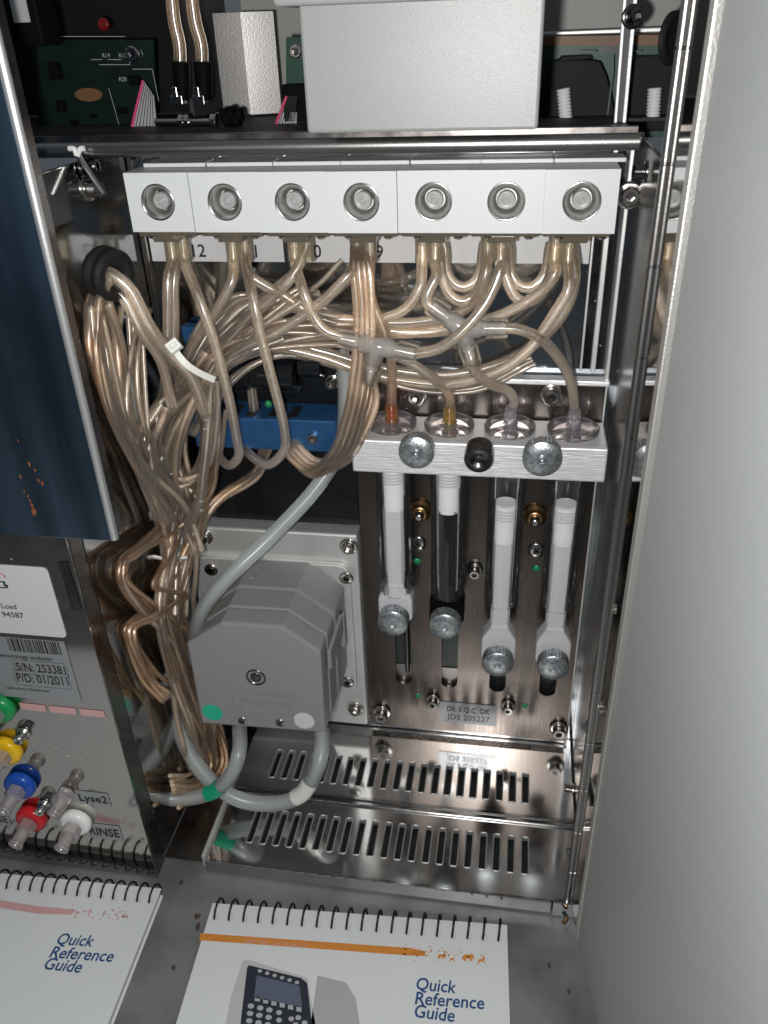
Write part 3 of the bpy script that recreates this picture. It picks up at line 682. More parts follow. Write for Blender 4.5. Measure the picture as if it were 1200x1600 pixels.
# ================================================================== BLUE SENSOR BLOCK
sb = thing('sensor_block', 'blue anodised block with black optical sensors on the back panel behind the tubes', 'sensor block', (-.10, -.015, .205))
zt = at(515, 637, -.010).z
fx0, fx1 = at(300, 655, -.024).x, at(524, 662, -.024).x
b = MB(); zb = at(400, 702, -.024).z
b.box(fx0, fx1, -.024, -.005, zb, zt-.0002); b.build('lower_block', 'blue_block', sb, .0006)
b = MB()
for px in (345, 372, 398, 432, 462): 
    x = at(px, 645, -.015).x; b.box(x-.002, x+.002, -.0215, -.010, zt-.0001, zt+.0002)
b.build('groove', 'dark', sb)
ux0, ux1 = at(285, 510, -.006).x, at(502, 520, -.006).x
b = MB(); b.box(ux0, ux1, -.008, -.002, at(480, 548, -.006).z, at(480, 512, -.006).z); b.build('upper_block', 'blue_block', sb, .0005)
b = MB(); b.box(fx0-.004, -.0712, -.0045, -.0025, .1445, at(480, 548, -.006).z); b.build('sensor_board', 'black_gloss', sb, .0003)
for (x0, x1, y0, y1) in ((335, 386, 572, 620), (393, 455, 572, 620), (465, 497, 566, 600)):
    a, c = at(x0, y1, -.018), at(x1, y0, -.018); b = MB(); zc_ = (a.z+c.z)/2; b.box(a.x, c.x, -.012, -.0047, a.z, c.z); b.rcyl((a.x, -.0135, zc_+.001), (c.x, -.0135, zc_+.001), (c.z-a.z)*.42, .0005, 24); b.build('optical_sensor', 'black_gloss', sb)
for (px, py, Y) in ((489, 684, -.0241), (478, 530, -.0081)): flat_screw(sb, at(px, py, Y), .0030) if 0 else screw(sb, at(px, py, Y), .0024, NY, .0022, False)
screw(sb, at(519, 596, -.005), .0024, NY, .0035, True)
p = at(420, 632, -.016); b = MB(); b.lathe(p, (0, -.6, .8), [(.0016, 0), (.0016, .001), (.0011, .0020), (.0003, .0023)], 16); b.build('green_lamp', 'led_green', sb)
b = MB(); p = at(397, 640, -.016)
for rr in (.0021, .0012): b.lathe((p.x, -.016, zt), (0, 0, 1), [(rr, 0), (rr, .017)], 16, caps=False)
b.build('clear_stub', 'tube', sb)

# ================================================================== SYRINGE UNIT
XS = [-.0512, -.0263, -.0006, .0257]
su = thing('syringe_plate', 'brushed steel back plate with four long slots carrying the syringes', 'mounting plate', (-.016, -.004, .012))
px0, px1, pz0, pz1 = -.0705, .0386, .0128, .2215
YP = -.0065
slots = [(x+.0004, .0450, .122 if i < 2 else .118) for i, x in enumerate(XS)]
b = MB(); to3 = lambda u, v: Vector((u, YP, v))
cols = [px0] + [(slots[i][0]+slots[i+1][0])/2 for i in range(3)] + [px1]
for i, (sx_, sz0, sz1) in enumerate(slots):
    o = rrect(sx_-.0043, sx_+.0043, sz0, sz1, .0042, 6)
    b.ringcell((cols[i], cols[i+1], sz0-.006, sz1+.006), o, to3)
    N = len(o); v = [Vector((u, YP, w)) for u, w in o] + [Vector((u, YP+.0025, w)) for u, w in o]; b.add(v, [(k, N+k, N+(k+1) % N, (k+1) % N) for k in range(N)])
    b.add([to3(cols[i], pz0), to3(cols[i+1], pz0), to3(cols[i+1], sz0-.006), to3(cols[i], sz0-.006)], [(0, 1, 2, 3)])
    b.add([to3(cols[i], sz1+.006), to3(cols[i+1], sz1+.006), to3(cols[i+1], pz1), to3(cols[i], pz1)], [(0, 1, 2, 3)])
b.add([to3(px0, pz0), to3(px1, pz0), (px1, -.004, pz0), (px0, -.004, pz0)], [(3, 2, 1, 0)]); b.add([to3(px0, pz0), to3(px0, pz1), (px0, -.004, pz1), (px0, -.004, pz0)], [(0, 1, 2, 3)])
b.add([to3(px1, pz0), to3(px1, pz1), (px1, -.004, pz1), (px1, -.004, pz0)], [(3, 2, 1, 0)])
b.build('plate', 'brushed', su)
b = MB(); b.box(px0, px1+.0015, -.0075, -.0012, pz1+.0002, pz1+.0026); b.build('top_flange', 'alu', su, .0005)
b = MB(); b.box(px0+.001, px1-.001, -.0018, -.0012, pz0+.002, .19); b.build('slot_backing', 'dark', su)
for i in (0, 1):      # what shows in the open slots: green board, steel rod, pale bracket
    sx_, sz0, sz1 = slots[i]
    MB().box(sx_-.0042, sx_+.0042, -.0030, -.0024, sz0+.012, sz1-.01).build('slot_board', 'pcb', su)
    MB().box(sx_-.0042, sx_+.0042, -.0034, -.0024, sz0-.001, sz0+.0115).build('slot_bracket', 'rail', su)
b = MB(); b.rcyl((slots[0][0]+.002, -.0052, slots[0][1]+.008), (slots[0][0]+.002, -.0052, slots[0][1]+.04), .0013); b.build('guide_rod', 'black_steel', su)
for (px, py, r) in ((652, 877, .0017), (838, 888, .0017), (653, 1087, .0015), (820, 1103, .0015)):
    p = at(px, py, YP-.0002); b = MB(); b.lathe(p, NY, [(r*1.1, 0), (r, .0003), (r*.7, .0006), (.0001, .0009)], 18); b.build('green_plug', 'led_green', su)
for (px, py, r) in ((742, 890, .0026), (677, 1093, .0026), (794, 1102, .0026), (597, 1113, .0034), (873, 1138, .0034)):
    screw(su, at(px, py, YP-.0005), r, NY, .0042, True)
for (px, py) in ((653, 849), (838, 860)): flat_screw(su, at(px, py, YP-.0002), .0042)
for (px, py) in ((657, 797), (836, 805)):
    p = at(px, py, YP-.0005); b = MB(); b.lathe(p, NY, [(.0056, 0), (.0056, .001), (.0042, .0012), (.0042, .0035), (.0036, .0045), (.0026, .0045)], 28); b.cm = 1
    b.lathe(p+NY*.0044, NY, [(.0022, 0), (.0022, .003), (.0012, .0034)], 20); b.build('brass_bush', ['brass', 'steel'], su)
for (px, py) in ((650, 617), (862, 617)):
    screw(su, at(px, py, YP-.0005), .0034, NY, .0030, True)
# rating sticker
sk = thing('test_sticker', 'small silver sticker reading Dil. 5 Q.C. OK at the foot of the syringe plate', 'sticker', at(731, 1130, YP-.001))
a, c = at(686, 1127, YP-.0003), at(777, 1101, YP-.0003); a2 = at(688, 1098, YP-.0003)
zc = (a.z+at(776, 1134, YP).z)/2; zt_ = (a2.z+c.z)/2
b = MB(); b.prism([Vector((u, YP-.0003, v)) for u, v in rrect(a.x, c.x, zc, zt_, .0012, 4)], (0, -.0001, 0)); b.build('backing', 'silver_sticker', sk)
H = zt_-zc; wd = c.x-a.x
text('Dil. 5 Q.C. OK', (a.x+wd*.14, YP-.0005, zc+H*.57), UX, UZ, H*.24, sk, width=wd*.74, bold=.02)
text('JD5 205227', (a.x+wd*.14, YP-.0005, zc+H*.17), UX, UZ, H*.26, sk, width=wd*.74, bold=.005)
# aluminium block with thumb screws
ZB0, ZB1, YB0 = .1905, .2058, -.0345
bl = thing('clamp_block', 'brushed aluminium clamp block holding the four clear syringe caps', 'clamp block', (-.013, -.02, ZB0))
b = MB(); b.box(-.0665, .0392, YB0, -.0080, ZB0, ZB1); b.build('block', 'alu', bl, .0007)
for (px, py, r, m_) in ((650, 708, .0074, 'zinc'), (847, 718, .0079, 'zinc'), (748, 716, .0060, 'black_steel')):
    p = at(px, py, YB0-.0075); p0_ = Vector((p.x, YB0, p.z)); b = MB()
    prof = [(r*.55, 0), (r*.55, .0022), (r*.97, .0022), (r, .0026), (r, .0068), (r*.96, .0074), (r*.96, .0074)]
    if m_ == 'zinc':
        b.lathe(p0_, NY, [(r*.5, 0), (r*.5, .0022), (r*.97, .0022)], 40, caps=False)
        N = 72; vs = []
        for h in (.0022, .0072):
            for k in range(N): a_ = 2*math.pi*k/N; rr = r*(1.0 if k % 2 else .965); vs.append(p0_ + NY*h + UX*rr*math.cos(a_) + UZ*rr*math.sin(a_))
        b.add(vs, [(k, (k+1) % N, N+(k+1) % N, N+k) for k in range(N)])
        b.lathe(p0_, NY, [(r*.98, .0072), (r*.95, .0076), (r*.25, .0076), (r*.25, .0076), (r*.2, .0070), (r*.2, .0078), (r*.08, .0080), (.0001, .0076)], 40, caps=False)
    else:
        b.lathe(p0_, NY, [(r, 0), (r, .0085), (r*.93, .0094), (r*.93, .0094), (r*.45, .0094), (r*.38, .0088), (.0001, .0088)], 36, caps=False)
    b.build('thumb_screw', m_, bl)
# syringes
caplab = ['with the orange stub in its cap', 'with the black plunger rod', 'with the clear cap under the Y piece, plunger drawn down', 'at the right end, plunger drawn down']
for i, x in enumerate(XS):
    YSx = -.0205; zb_ = .1190 if i < 2 else .1165
    t = thing('syringe', 'glass barrel syringe ' + caplab[i], 'syringe', (x, YSx, .085), 'syringes on the steel plate')
    # barrel: outer and inner glass walls, open below
    b = MB()
    b.lathe((x, YSx, ZB0-.0012), (0, 0, -1), [(.0079, 0), (.0079, ZB0-.0012-zb_-.0004), (.0079, ZB0-.0012-zb_-.0004), (.0077, ZB0-.0012-zb_), (.0067, ZB0-.0012-zb_), (.0066, ZB0-.0012-zb_-.0004), (.0066, ZB0-.0012-zb_-.0004), (.0066, 0)], 36, caps=False); b.build('barrel', 'glass', t)
    b = MB(); b.lathe((x, YSx, ZB0-.0003), (0, 0, -1), [(.0095, 0), (.0095, .0009), (.0090, .0012), (.0074, .0012)], 36); b.build('collar', 'white_gloss', t)
    # plunger head with seal rings
    zh = ZB0-.004 if i < 2 else at((790, 882)[i-2], (795, 797)[i-2], YSx-.005).z
    hl = .0205 if i < 2 else .0188
    b = MB(); b.lathe((x, YSx, zh), (0, 0, -1), [(.0042, -.0004), (.0052, -.0004), (.0057, .0), (.0057, .0), (.0057, hl-.0012), (.0057, hl-.0012), (.0054, hl-.0008), (.0057, hl-.0004), (.0055, hl+.0002), (.0055, hl+.0002), (.0048, hl+.0003)], 32)
    hd = b.build('plunger_head', 'ptfe', t)
    b = MB()
    for k in range(4): b.lathe((x, YSx, zh-.0012-k*.0015), (0, 0, -1), [(.0057, 0), (.0066, .0003), (.0066, .0003), (.0066, .0006), (.0066, .0006), (.0057, .0009)], 32, caps=False)
    b.build('seal_rings', 'nylon', hd)
    m_ = 'black' if i == 1 else 'nylon'
    zk = (.1092, .1096, .0886, .0893)[i]         # height of the knob
    b = MB(); rr = .0046
    o = [(-rr*.75, -rr), (rr*.75, -rr), (rr, -rr*.6), (rr, rr*.6), (rr*.75, rr), (-rr*.75, rr), (-rr, rr*.6), (-rr, -rr*.6)]
    zs = zk+.0165
    b.prism([Vector((x+u, YSx+w, zs)) for u, w in o], (0, 0, zh-hl-zs+.001)); b.build('rod', m_, t, .0003)
    # foot: widens to a rounded paddle that takes the thumb knob
    out = [(1.13*u_, w_) for u_, w_ in [(-.0040, .0160), (-.0040, .0140), (-.0070, .0080), (-.0074, .0060), (-.0074, -.0040), (-.0060, -.0062), (-.002, -.0072), (.002, -.0072), (.0060, -.0062), (.0074, -.0040), (.0074, .0060), (.0070, .0080), (.0040, .0140), (.0040, .0160)]]
    b = MB(); b.prism([Vector((x+u, YSx-.0055, zk+.0006+w)) for u, w in out], (0, .0095, 0)); b.build('foot', m_, t, .0011)
    b = MB(); p = Vector((x, YSx-.0056, zk)); r = .0074; b.lathe(p, NY, [(r*.55, 0), (r*.55, .0030), (r*.98, .0030), (r*.98, .0030)], 40, caps=False)
    N = 64; vs = []
    for h in (.0030, .0088):
        for k in range(N): a_ = 2*math.pi*k/N; q_ = r*(1.0 if k % 2 else .965); vs.append(p + NY*h + UX*q_*math.cos(a_) + UZ*q_*math.sin(a_))
    b.add(vs, [(k, (k+1) % N, N+(k+1) % N, N+k) for k in range(N)])
    b.lathe(p, NY, [(r*.98, .0088), (r*.94, .0092), (r*.26, .0092), (r*.26, .0092), (r*.22, .0086), (r*.12, .0090), (.0001, .0090)], 40, caps=False)
    b.build('thumb_knob', 'zinc', t)
    # clear cap on top of the block, with its ringed stub
    b = MB(); Z = ZB1; b.lathe((x, YSx+.001, Z+.0002), (0, 0, 1), [(.0104, 0), (.0108, .0004), (.0108, .0024), (.0105, .0028), (.0100, .0028), (.0096, .0024), (.0040, .0022), (.0030, .0024), (.0001, .0024)], 40); cp = b.build('cap', 'cap', t)
    b = MB()
    prof = [(.0031, .0024), (.0033, .003), (.0028, .0036), (.0028, .0052), (.0031, .0056), (.0028, .0062), (.0028, .0080), (.0031, .0084), (.0028, .0088), (.0026, .0105)]
    b.lathe((x, YSx+.001, Z), (0, 0, 1), prof, 20, caps=False); b.lathe((x, YSx+.001, Z), (0, 0, 1), [(.0018, .0024), (.0018, .0105)], 16, caps=False)
    b.build('stub', ('orange_clear', 'yellow_clear', 'cap', 'cap')[i], cp)
def stub(i): return Vector((XS[i], -.0195, ZB1+.0095))

# ================================================================== PUMP
YQ = -.012
pm = thing('pump_mount', 'satin aluminium mounting plate with rounded inner plate behind the grey pump', 'mounting plate', (-.11, -.006, .0165))
zt2 = .1435
b = MB(); b.box(-.1590, -.0712, YQ, -.0012, .0168, zt2); b.build('plate', 'alu_soft', pm, .0012)
b = MB(); b.prism([Vector((u, YQ-.0002, v)) for u, v in rrect(-.1560, -.0752, .0440, .1275, .0060, 6)], (0, -.0030, 0)); b.build('inner_plate', 'alu_soft', pm, .0009)
for (px, py) in ((545, 853), (320, 838), (556, 1107)): screw(pm, at(px, py, YQ-.0003), .0030, NY, .0028, True)
for (px, py) in ((330, 890), (541, 903), (543, 1066)): flat_screw(pm, at(px, py, YQ-.0034), .0036)
ph = thing('peristaltic_pump', 'grey eight sided peristaltic pump head with green and pale dots', 'pump', (-.11, -.04, .07))
YPF, YPM, YPB = -.0660, -.0440, -.0155
front = [at(x, y, YPF) for x, y in ((291, 1006), (345, 973), (439, 979), (501, 1019), (509, 1146), (315, 1131))]
cxp = sum(p.x for p in front)/6; czp = sum(p.z for p in front)/6
def infl(k, y): return [Vector((cxp+(p.x-cxp)*k, y, czp+(p.z-czp)*k)) for p in front]
b = MB(); b.prism(infl(1, YPF), (0, .0119, 0)); b.build('front_cover', 'pump', ph, .0013)
b = MB(); b.prism(infl(1.012, YPF+.0122), (0, .0145, 0)); b.build('rotor_housing', 'pump', ph, .0008)
b = MB(); b.prism(infl(1.03, YPF+.0270), (0, YPB-YPF-.0270, 0)); b.build('rear_housing', 'pump', ph, .0013)
# side hinge latch on the right flank and moulded notches on the top
b = MB(); fx = front[3].x+.0004
b.box(fx, fx+.0020, -.058, -.026, .098, .1085); b.box(fx, fx+.0026, -.030, -.026, .088, .1085); b.build('latch', 'pump', ph, .0006)
b = MB(); p = at(405, 909, -.030); b.box(p.x-.0015, p.x+.0015, YPF+.0272-.0002, YPF+.0300, .1332, .1340); b.build('notch_key', 'pump', ph, .0002)
# centre screw in a recess, two small cross screws, dots
p = at(400, 1058, YPF); b = MB(); b.lathe(p, NY, [(.0048, .0002), (.0046, .0006), (.0040, .0006), (.0038, -.0002), (.0030, -.0006), (.0026, .0004), (.0016, .0006), (.0004, .0002), (.0001, .0002)], 32, caps=False); b.build('centre_screw', 'black_steel', ph)
for (px, py) in ((379, 1126), (438, 1129)):
    p = at(px, py, YPF); b = MB(); b.lathe(p, NY, [(.0024, .0001), (.0023, .0004), (.0005, .0007)], 24); b.cm = 1
    for k in (0, 1):
        a_ = .4+k*math.pi/2; d = UX*math.cos(a_)+UZ*math.sin(a_); b.obox(p+NY*.0006, d*.0016, NY.cross(d)*.0003, NY*.0003)
    b.build('cross_screw', ['steel', 'black_steel'], ph)
for (px, py, m_, nm) in ((332, 1113, 'green_dot', 'green_dot'), (475, 1126, 'grey_dot', 'pale_dot')):
    p = at(px, py, YPF); b = MB(); b.lathe(p, NY, [(.0051, .00002), (.0051, .00016), (.0001, .00017)], 40, smooth=False, caps=False); b.build(nm, m_, ph)
# moulded maker's words, upside down on the cover
a_, c_ = at(456, 1091, YPF-.0001), at(452, 1107, YPF-.0001)
text('MARLOW', at(450, 1086, YPF-.0001), -UX, -UZ, .0026, ph, 'pump', width=.0165, bold=.01, depth=.05)
text('WATSON', at(454, 1102, YPF-.0001), -UX, -UZ, .0030, ph, 'pump', width=.0185, bold=.01, depth=.05)
b = MB()
def frame2d(b, x0, x1, z0, z1, r, w, y, d):
    o = rrect(x0, x1, z0, z1, r, 4); i_ = rrect(x0+w, x1-w, z0+w, z1-w, max(r-w, .0001), 4); N = len(o)
    vs = [Vector((u, y, v)) for u, v in o] + [Vector((u, y-d, v)) for u, v in o] + [Vector((u, y-d, v)) for u, v in i_] + [Vector((u, y, v)) for u, v in i_]
    b.add(vs, [(k*N+j, k*N+(j+1) % N, (k+1)*N+(j+1) % N, (k+1)*N+j) for k in range(3) for j in range(N)])
p = at(369, 1122, YPF); q = at(455, 1084, YPF); frame2d(b, p.x, q.x, p.z, q.z, .0012, .0004, YPF-.0001, .00025)
p = at(378, 1114, YPF); q = at(450, 1100, YPF); frame2d(b, p.x, q.x, p.z, q.z, .0005, .0003, YPF-.0001, .0002)
b.build('moulded_frame', 'pump', ph)

# ================================================================== TUBES
def inside(p, off):      # keep a tube on the near side of the left wall: slide it towards the viewer
    d = p - CAM; lim = XL + off - CAM.x
    return CAM + d*(lim/d.x) if d.x < lim else p
RT = .00208
def tube(pts, label, m='tube', r=RT, group='clear tubes from the valves', wall=.62, name='tube', cat='tube', seg=12):
    P = [p if isinstance(p, Vector) else at(*p) for p in pts]
    if cat == 'tube': off_ = random.uniform(.0025, .0105); P = [inside(p, off_) for p in P]
    b = MB(); b.sweep(P, r, (32 if r > .003 else 16) if wall else seg, wall); o = b.build(name, [m, 'bore'] if r < .0031 else m); tag(o, label, cat, group); return o
def bt(i, k): return [barb(i, k, -.003), barb(i, k, .003)+Vector((0, -.001, 0))]
# hanging loops in front of the blue block
tube(bt(0, 1)+[(312, 470, -.040), (336, 540, -.040), (356, 614, -.038), (370, 685, -.036), (373, 712, -.034), (358, 727, -.030), (342, 712, -.026), (335, 690, -.020)], 'clear tube from the left end valve looping under the left part of the blue block')
tube(bt(1, 1)+[(396, 470, -.040), (411, 539, -.040), (431, 614, -.039), (444, 668, -.038), (444, 703, -.036), (418, 726, -.032), (388, 708, -.026), (380, 690, -.020)], 'clear tube from the valve above numeral 12, looping under the middle of the blue block')
for k, (dx, dy) in enumerate(((-3, 0), (6, -4), (15, -9), (24, -15))):
    tube([bt(3, 0)[0]+Vector((.0009*(k-1.5), 0, 0)), (555+dx*.9, 420, -.034-.001*k), (560+dx*.9, 505, -.035-.0015*(k % 2)), (554+dx, 590, -.036), (543+dx, 650, -.035), (522+dx, 706, -.034), (484+dx*.5, 735+dy, -.031), (449+dx*.6, 708+dy, -.026), (445+dx*.6, 690, -.020)], ('amber tube from the middle valve curling under the right end of the blue block'), 'tube_warm', .00145, 'amber tubes curling under the blue block')
# straight drop at the left
tube(bt(0, 0)+[(262, 440, -.034), (262, 520, -.033), (258, 590, -.032), (252, 650, -.030), (262, 720, -.028)], 'clear tube dropping straight down from the end valve beside the side wall')
tube([barb(0, 0, .0)+Vector((.0022, .004, 0)), (272, 440, -.030), (272, 520, -.030), (262, 600, -.030), (240, 680, -.028), (246, 740, -.026)], 'thin clear tube hanging just behind the straight tube at the left end valve')
# sweeps between valves and the bundle
tube(bt(1, 0)+[(362, 440, -.033), (335, 490, -.032), (302, 540, -.030), (270, 610, -.030), (246, 690, -.029), (270, 775, -.028)], 'clear tube bending left from the valve above numeral 12 into the bundle')
tube([barb(1, 1, 0), (392, 431, -.031), (446, 464, -.028), (500, 497, -.026), (570, 512, -.022), (650, 520, -.020), (720, 515, -.018)], 'clear tube running right from the valve over numeral 12 behind the T piece')
tube(bt(2, 0)+[(474, 455, -.038), (490, 495, -.038), (510, 518, -.038), (536, 526, -.037)], 'clear tube from the valve above the black bar into the T piece')
tube(bt(2, 1)[:1]+[(458, 430, -.032), (420, 470, -.030), (378, 505, -.029), (330, 555, -.029), (286, 610, -.030), (258, 690, -.029), (280, 780, -.028)], 'clear tube sweeping left from the valve above the black bar into the bundle')
tube(bt(3, 0)+[(545, 430, -.036), (500, 474, -.036), (436, 518, -.035), (376, 548, -.034), (322, 590, -.033), (280, 660, -.031), (276, 740, -.030)], 'clear tube crossing down left from the middle valve to the bundle')
tube([barb(3, 1, 0), (579, 463, -.033), (600, 517, -.031), (611, 563, -.027), (612, 610, -.022), stub(0)], 'amber tube from the middle valve down to the orange stub', 'tube_warm')
tube(bt(4, 0)+[(655, 450, -.032), (625, 488, -.030), (565, 502, -.028), (500, 490, -.026), (430, 480, -.024), (360, 510, -.024), (300, 580, -.026)], 'clear tube looping left from the valve beside numeral 8')
tube(bt(4, 1)+[(682, 430, -.033), (668, 458, -.035), (668, 474, -.037), (680, 482, -.038)], 'short clear tube from the valve beside numeral 8 into the Y piece')
for k, (a_, r_) in enumerate((((4, 5), 0), ((4, 5), 1), ((5, 6), 0), ((5, 6), 1))):
    i, j = a_; A = barb(i, 1) + Vector((.0015*r_+.001, .002+.004*r_, .003)); B_ = barb(j, 0) + Vector((-.0015*r_, .002+.004*r_, .003)); mid = (A+B_)/2
    h = .0215-.0045*r_; w = (B_.x-A.x)/2
    pts = [A, A+Vector((.0006, 0, -.004))] + [mid+Vector((-w*.93*math.cos(t_), 0, -.006-(h-.006)*math.sin(t_))) for t_ in (R_(20), R_(55), R_(90), R_(125), R_(160))] + [B_+Vector((-.0006, 0, -.004)), B_]
    tube(pts, ('outer ' if r_ == 0 else 'inner ') + 'clear U bend between ' + ('the valve beside numeral 8 and the next one' if i == 4 else 'the last two valves at the right'), 'tube', .0021, 'U bends between valves')
tube(bt(5, 1)+[(782, 420, -.038), (760, 472, -.040), (722, 518, -.042), (684, 545, -.041), (646, 553, -.038)], 'clear tube from the second valve from the right into the T piece')
tube(bt(6, 0)+[(868, 425, -.033), (846, 455, -.030), (792, 488, -.026), (735, 505, -.022), (650, 520, -.020), (560, 522, -.020), (450, 532, -.022), (370, 562, -.026), (310, 610, -.029), (270, 690, -.029), (284, 790, -.028)], 'long clear tube from the right end valve, upper one of its sweep')
tube(bt(6, 1)+[(888, 450, -.034), (867, 488, -.033), (825, 547, -.030), (771, 584, -.026), (688, 601, -.022), (583, 586, -.020), (500, 558, -.021), (420, 546, -.024), (344, 578, -.028), (288, 650, -.029), (268, 740, -.029), (290, 820, -.028)], 'long clear tube from the right end valve, lowest one of its sweep')
tube([barb(6, 1, 0)+Vector((.0016, .004, .002)), (898, 440, -.029), (880, 490, -.028), (836, 538, -.024), (775, 570, -.020), (690, 586, -.017), (585, 572, -.016), (500, 548, -.018), (415, 532, -.022), (335, 566, -.027), (272, 645, -.027), (252, 720, -.027)], 'long clear tube tucked behind the lowest sweep from the right end valve')
tube([barb(5, 0, 0), (758, 430, -.031), (742, 470, -.024), (700, 495, -.020), (620, 505, -.018), (540, 494, -.018), (470, 470, -.018), (400, 470, -.019), (340, 520, -.023), (290, 590, -.026)], 'clear tube from the second valve from the right, passing behind all the others')
tube([(620, 556, -.033), (640, 566, -.032), (667, 584, -.029), (692, 604, -.025), (703, 622, -.021), stub(1)], 'clear tube arching from under the T piece to the yellow stub', 'tube')
tube([(735, 560, -.036), (742, 582, -.034), (768, 601, -.030), (794, 611, -.025), (804, 628, -.021), stub(2)], 'clear S shaped tube from the lower arm of the Y piece to a cap')
tube([(788, 513, -.037), (812, 515, -.036), (846, 530, -.033), (876, 564, -.028), (893, 602, -.023), stub(3)], 'clear tube arching from the right arm of the Y piece to the end cap')
for k, dx in enumerate((0, 9, 18)):
    tube([(578+dx*.3, 592, -.034), (570+dx, 630, -.034), (553+dx, 676, -.034), (528+dx, 718, -.033), (492+dx*.6, 744-k*4, -.031), (462+dx*.5, 722-k*4, -.026), (455, 695, -.020)], 'amber tube running from the lower arm of the T piece under the blue block', 'tube_warm', .0014, 'amber tubes under the T piece')
# T piece and Y piece
def joint(name, label, arms, body, r=.0035):
    t = thing(name, label, 'tube connector', body[0])
    b = MB(); c = body[0]
    for e in arms: 
        d = (e-c); L = d.length
        b.lathe(c, d, [(r*1.05, 0), (r*1.05, L*.42), (r*.82, L*.46), (r*.80, L*.62), (r*.92, L*.64), (r*.74, L*.80), (r*.88, L*.82), (r*.70, L)], 18)
    b.build('arms', 'joint', t)
    b = MB(); b.lathe(c-RF*-.0034, RF*-1, [(r*1.25, -.0066), (r*1.35, -.006), (r*1.35, -.0006), (r*1.2, 0)], 6, False); b.build('hub', 'joint', t, .0004)
    for e in arms:      # clear tube ends gripping each arm
        d = (e-c); b = MB(); b.lathe(c+d*.55, d, [(r*1.12, 0), (r*1.15, .0004), (r*1.08, d.length*.46), (r*1.0, d.length*.5)], 18, caps=False); b.build('sleeve', 'tube', t)
joint('t_connector', 'frosted T shaped tube connector in front of the bundle, nearer the blue block', [at(530, 528, -.037), at(648, 553, -.038), at(576, 596, -.036)], [at(588, 541, -.0375)])
joint('y_connector', 'frosted Y shaped tube connector above the clear caps', [at(674, 478, -.0375), at(790, 513, -.0370), at(738, 566, -.0355)], [at(722, 513, -.0370)])
# the amber bundle running down the left side
def bundle(guide, n, spread, m, label, group, r=.0017, dpt=.004, seed=1):
    n = round(n*1.5); r *= .80; rnd = random.Random(seed); mats = m if isinstance(m, (list, tuple)) else [m]
    for k in range(n):
        pts = []; ph1, ph2 = rnd.uniform(0, 6.28), rnd.uniform(0, 6.28); lane = (k+.5)/n*2-1
        s0 = rnd.randint(0, 1) if len(guide) > 6 else 0
        for i, g in enumerate(guide[s0:]):
            s = 1.12*spread*(g[3] if len(g) > 3 else 1)
            tx = guide[min(len(guide)-1, i+s0+1)]; tp = guide[max(0, i+s0-1)]; dx, dy = tx[0]-tp[0], tx[1]-tp[1]; L = math.hypot(dx, dy) or 1
            o = s*(lane*math.cos(i*.35+ph1*.15)+.50*math.sin(i*1.1+ph1)); e = dpt*(.8*math.sin(i*.8+ph2)+lane*math.sin(i*.35+ph1*.4))
            pts.append(at(g[0]-dy/L*o, g[1]+dx/L*o, min(-.006, g[2]+e)))
        tube(pts, label, mats[k % len(mats)], r*rnd.choice((.72, .8, .85, .95)), group, .58)
G = 'amber tubes of the tied bundle at the left'
bundle([(560, 512, -.024), (440, 520, -.026), (350, 555, -.029), (290, 620, -.030), (262, 700, -.030), (274, 780, -.029), (280, 860, -.028), (272, 950, -.028), (288, 1050, -.030), (306, 1130, -.034), (318, 1200, -.038)], 9, 22, ['tube', 'tube_warm', 'tube_warm'], 'amber tube sweeping from behind the T piece into the tied trunk at the left', 'amber tubes sweeping into the trunk', .0018, .0045, 3)
bundle([(470, 445, -.022), (390, 500, -.026), (312, 580, -.029), (252, 640, -.031), (228, 700, -.031), (262, 752, -.030), (296, 800, -.029), (280, 880, -.028), (268, 960, -.028)], 7, 18, ['tube', 'tube_warm'], 'amber tube curving out to the left below the cable tie before joining the trunk', 'amber tubes bowing out below the tie', .0018, .004, 5)
bundle([(318, 592, -.036), (262, 640, -.037), (236, 690, -.037), (246, 730, -.036), (284, 752, -.035), (318, 722, -.033), (324, 650, -.033), (326, 596, -.034)], 5, 13, ['tube', 'tube_warm'], 'amber tube hanging in a short loop just below the cable tie', 'amber tubes looping below the tie', .0019, .003, 8)
bundle([(326, 600, -.030), (326, 690, -.030), (316, 760, -.031), (272, 812, -.034), (216, 862, -.040, .6), (194, 880, -.042, .45), (196, 912, -.042, .45), (232, 956, -.038, .7), (284, 1012, -.033), (300, 1090, -.033), (318, 1180, -.036)], 7, 15, ['tube_brown', 'tube_warm', 'tube_brown'], 'brown tube bent sharply at the lower cable tie before the pump', 'brown tubes kinked at the lower tie', .0017, .003, 11)
bundle([(330, 640, -.026), (322, 720, -.027), (300, 800, -.027), (276, 880, -.026), (266, 960, -.026), (282, 1040, -.028), (312, 1120, -.032), (330, 1190, -.036), (310, 1226, -.036), (272, 1236, -.034)], 8, 20, ['tube_brown', 'tube_warm', 'tube_brown'], 'brown tube of the trunk running down behind the pump and curling left at the floor', 'brown tubes of the trunk', .0017, .0045, 13)
bundle([(162, 440, -.0585, .3), (148, 485, -.056, .6), (150, 550, -.052), (178, 640, -.048), (222, 730, -.042), (262, 790, -.034), (280, 850, -.030)], 8, 18, ['tube_warm', 'tube', 'tube_brown'], 'amber tube bowing along the left side wall below the rubber grommet', 'amber tubes along the side wall', .0018, .005, 17)
bundle([(166, 436, -.0585, .3), (156, 478, -.056, .7), (166, 545, -.050), (192, 640, -.047), (226, 730, -.042), (268, 800, -.034), (282, 870, -.030)], 7, 24, ['tube', 'tube_warm', 'tube_warm'], 'clear tube falling from the rubber grommet beside the edge of the dark blue sheet', 'clear tubes below the grommet', .0019, .006, 41)
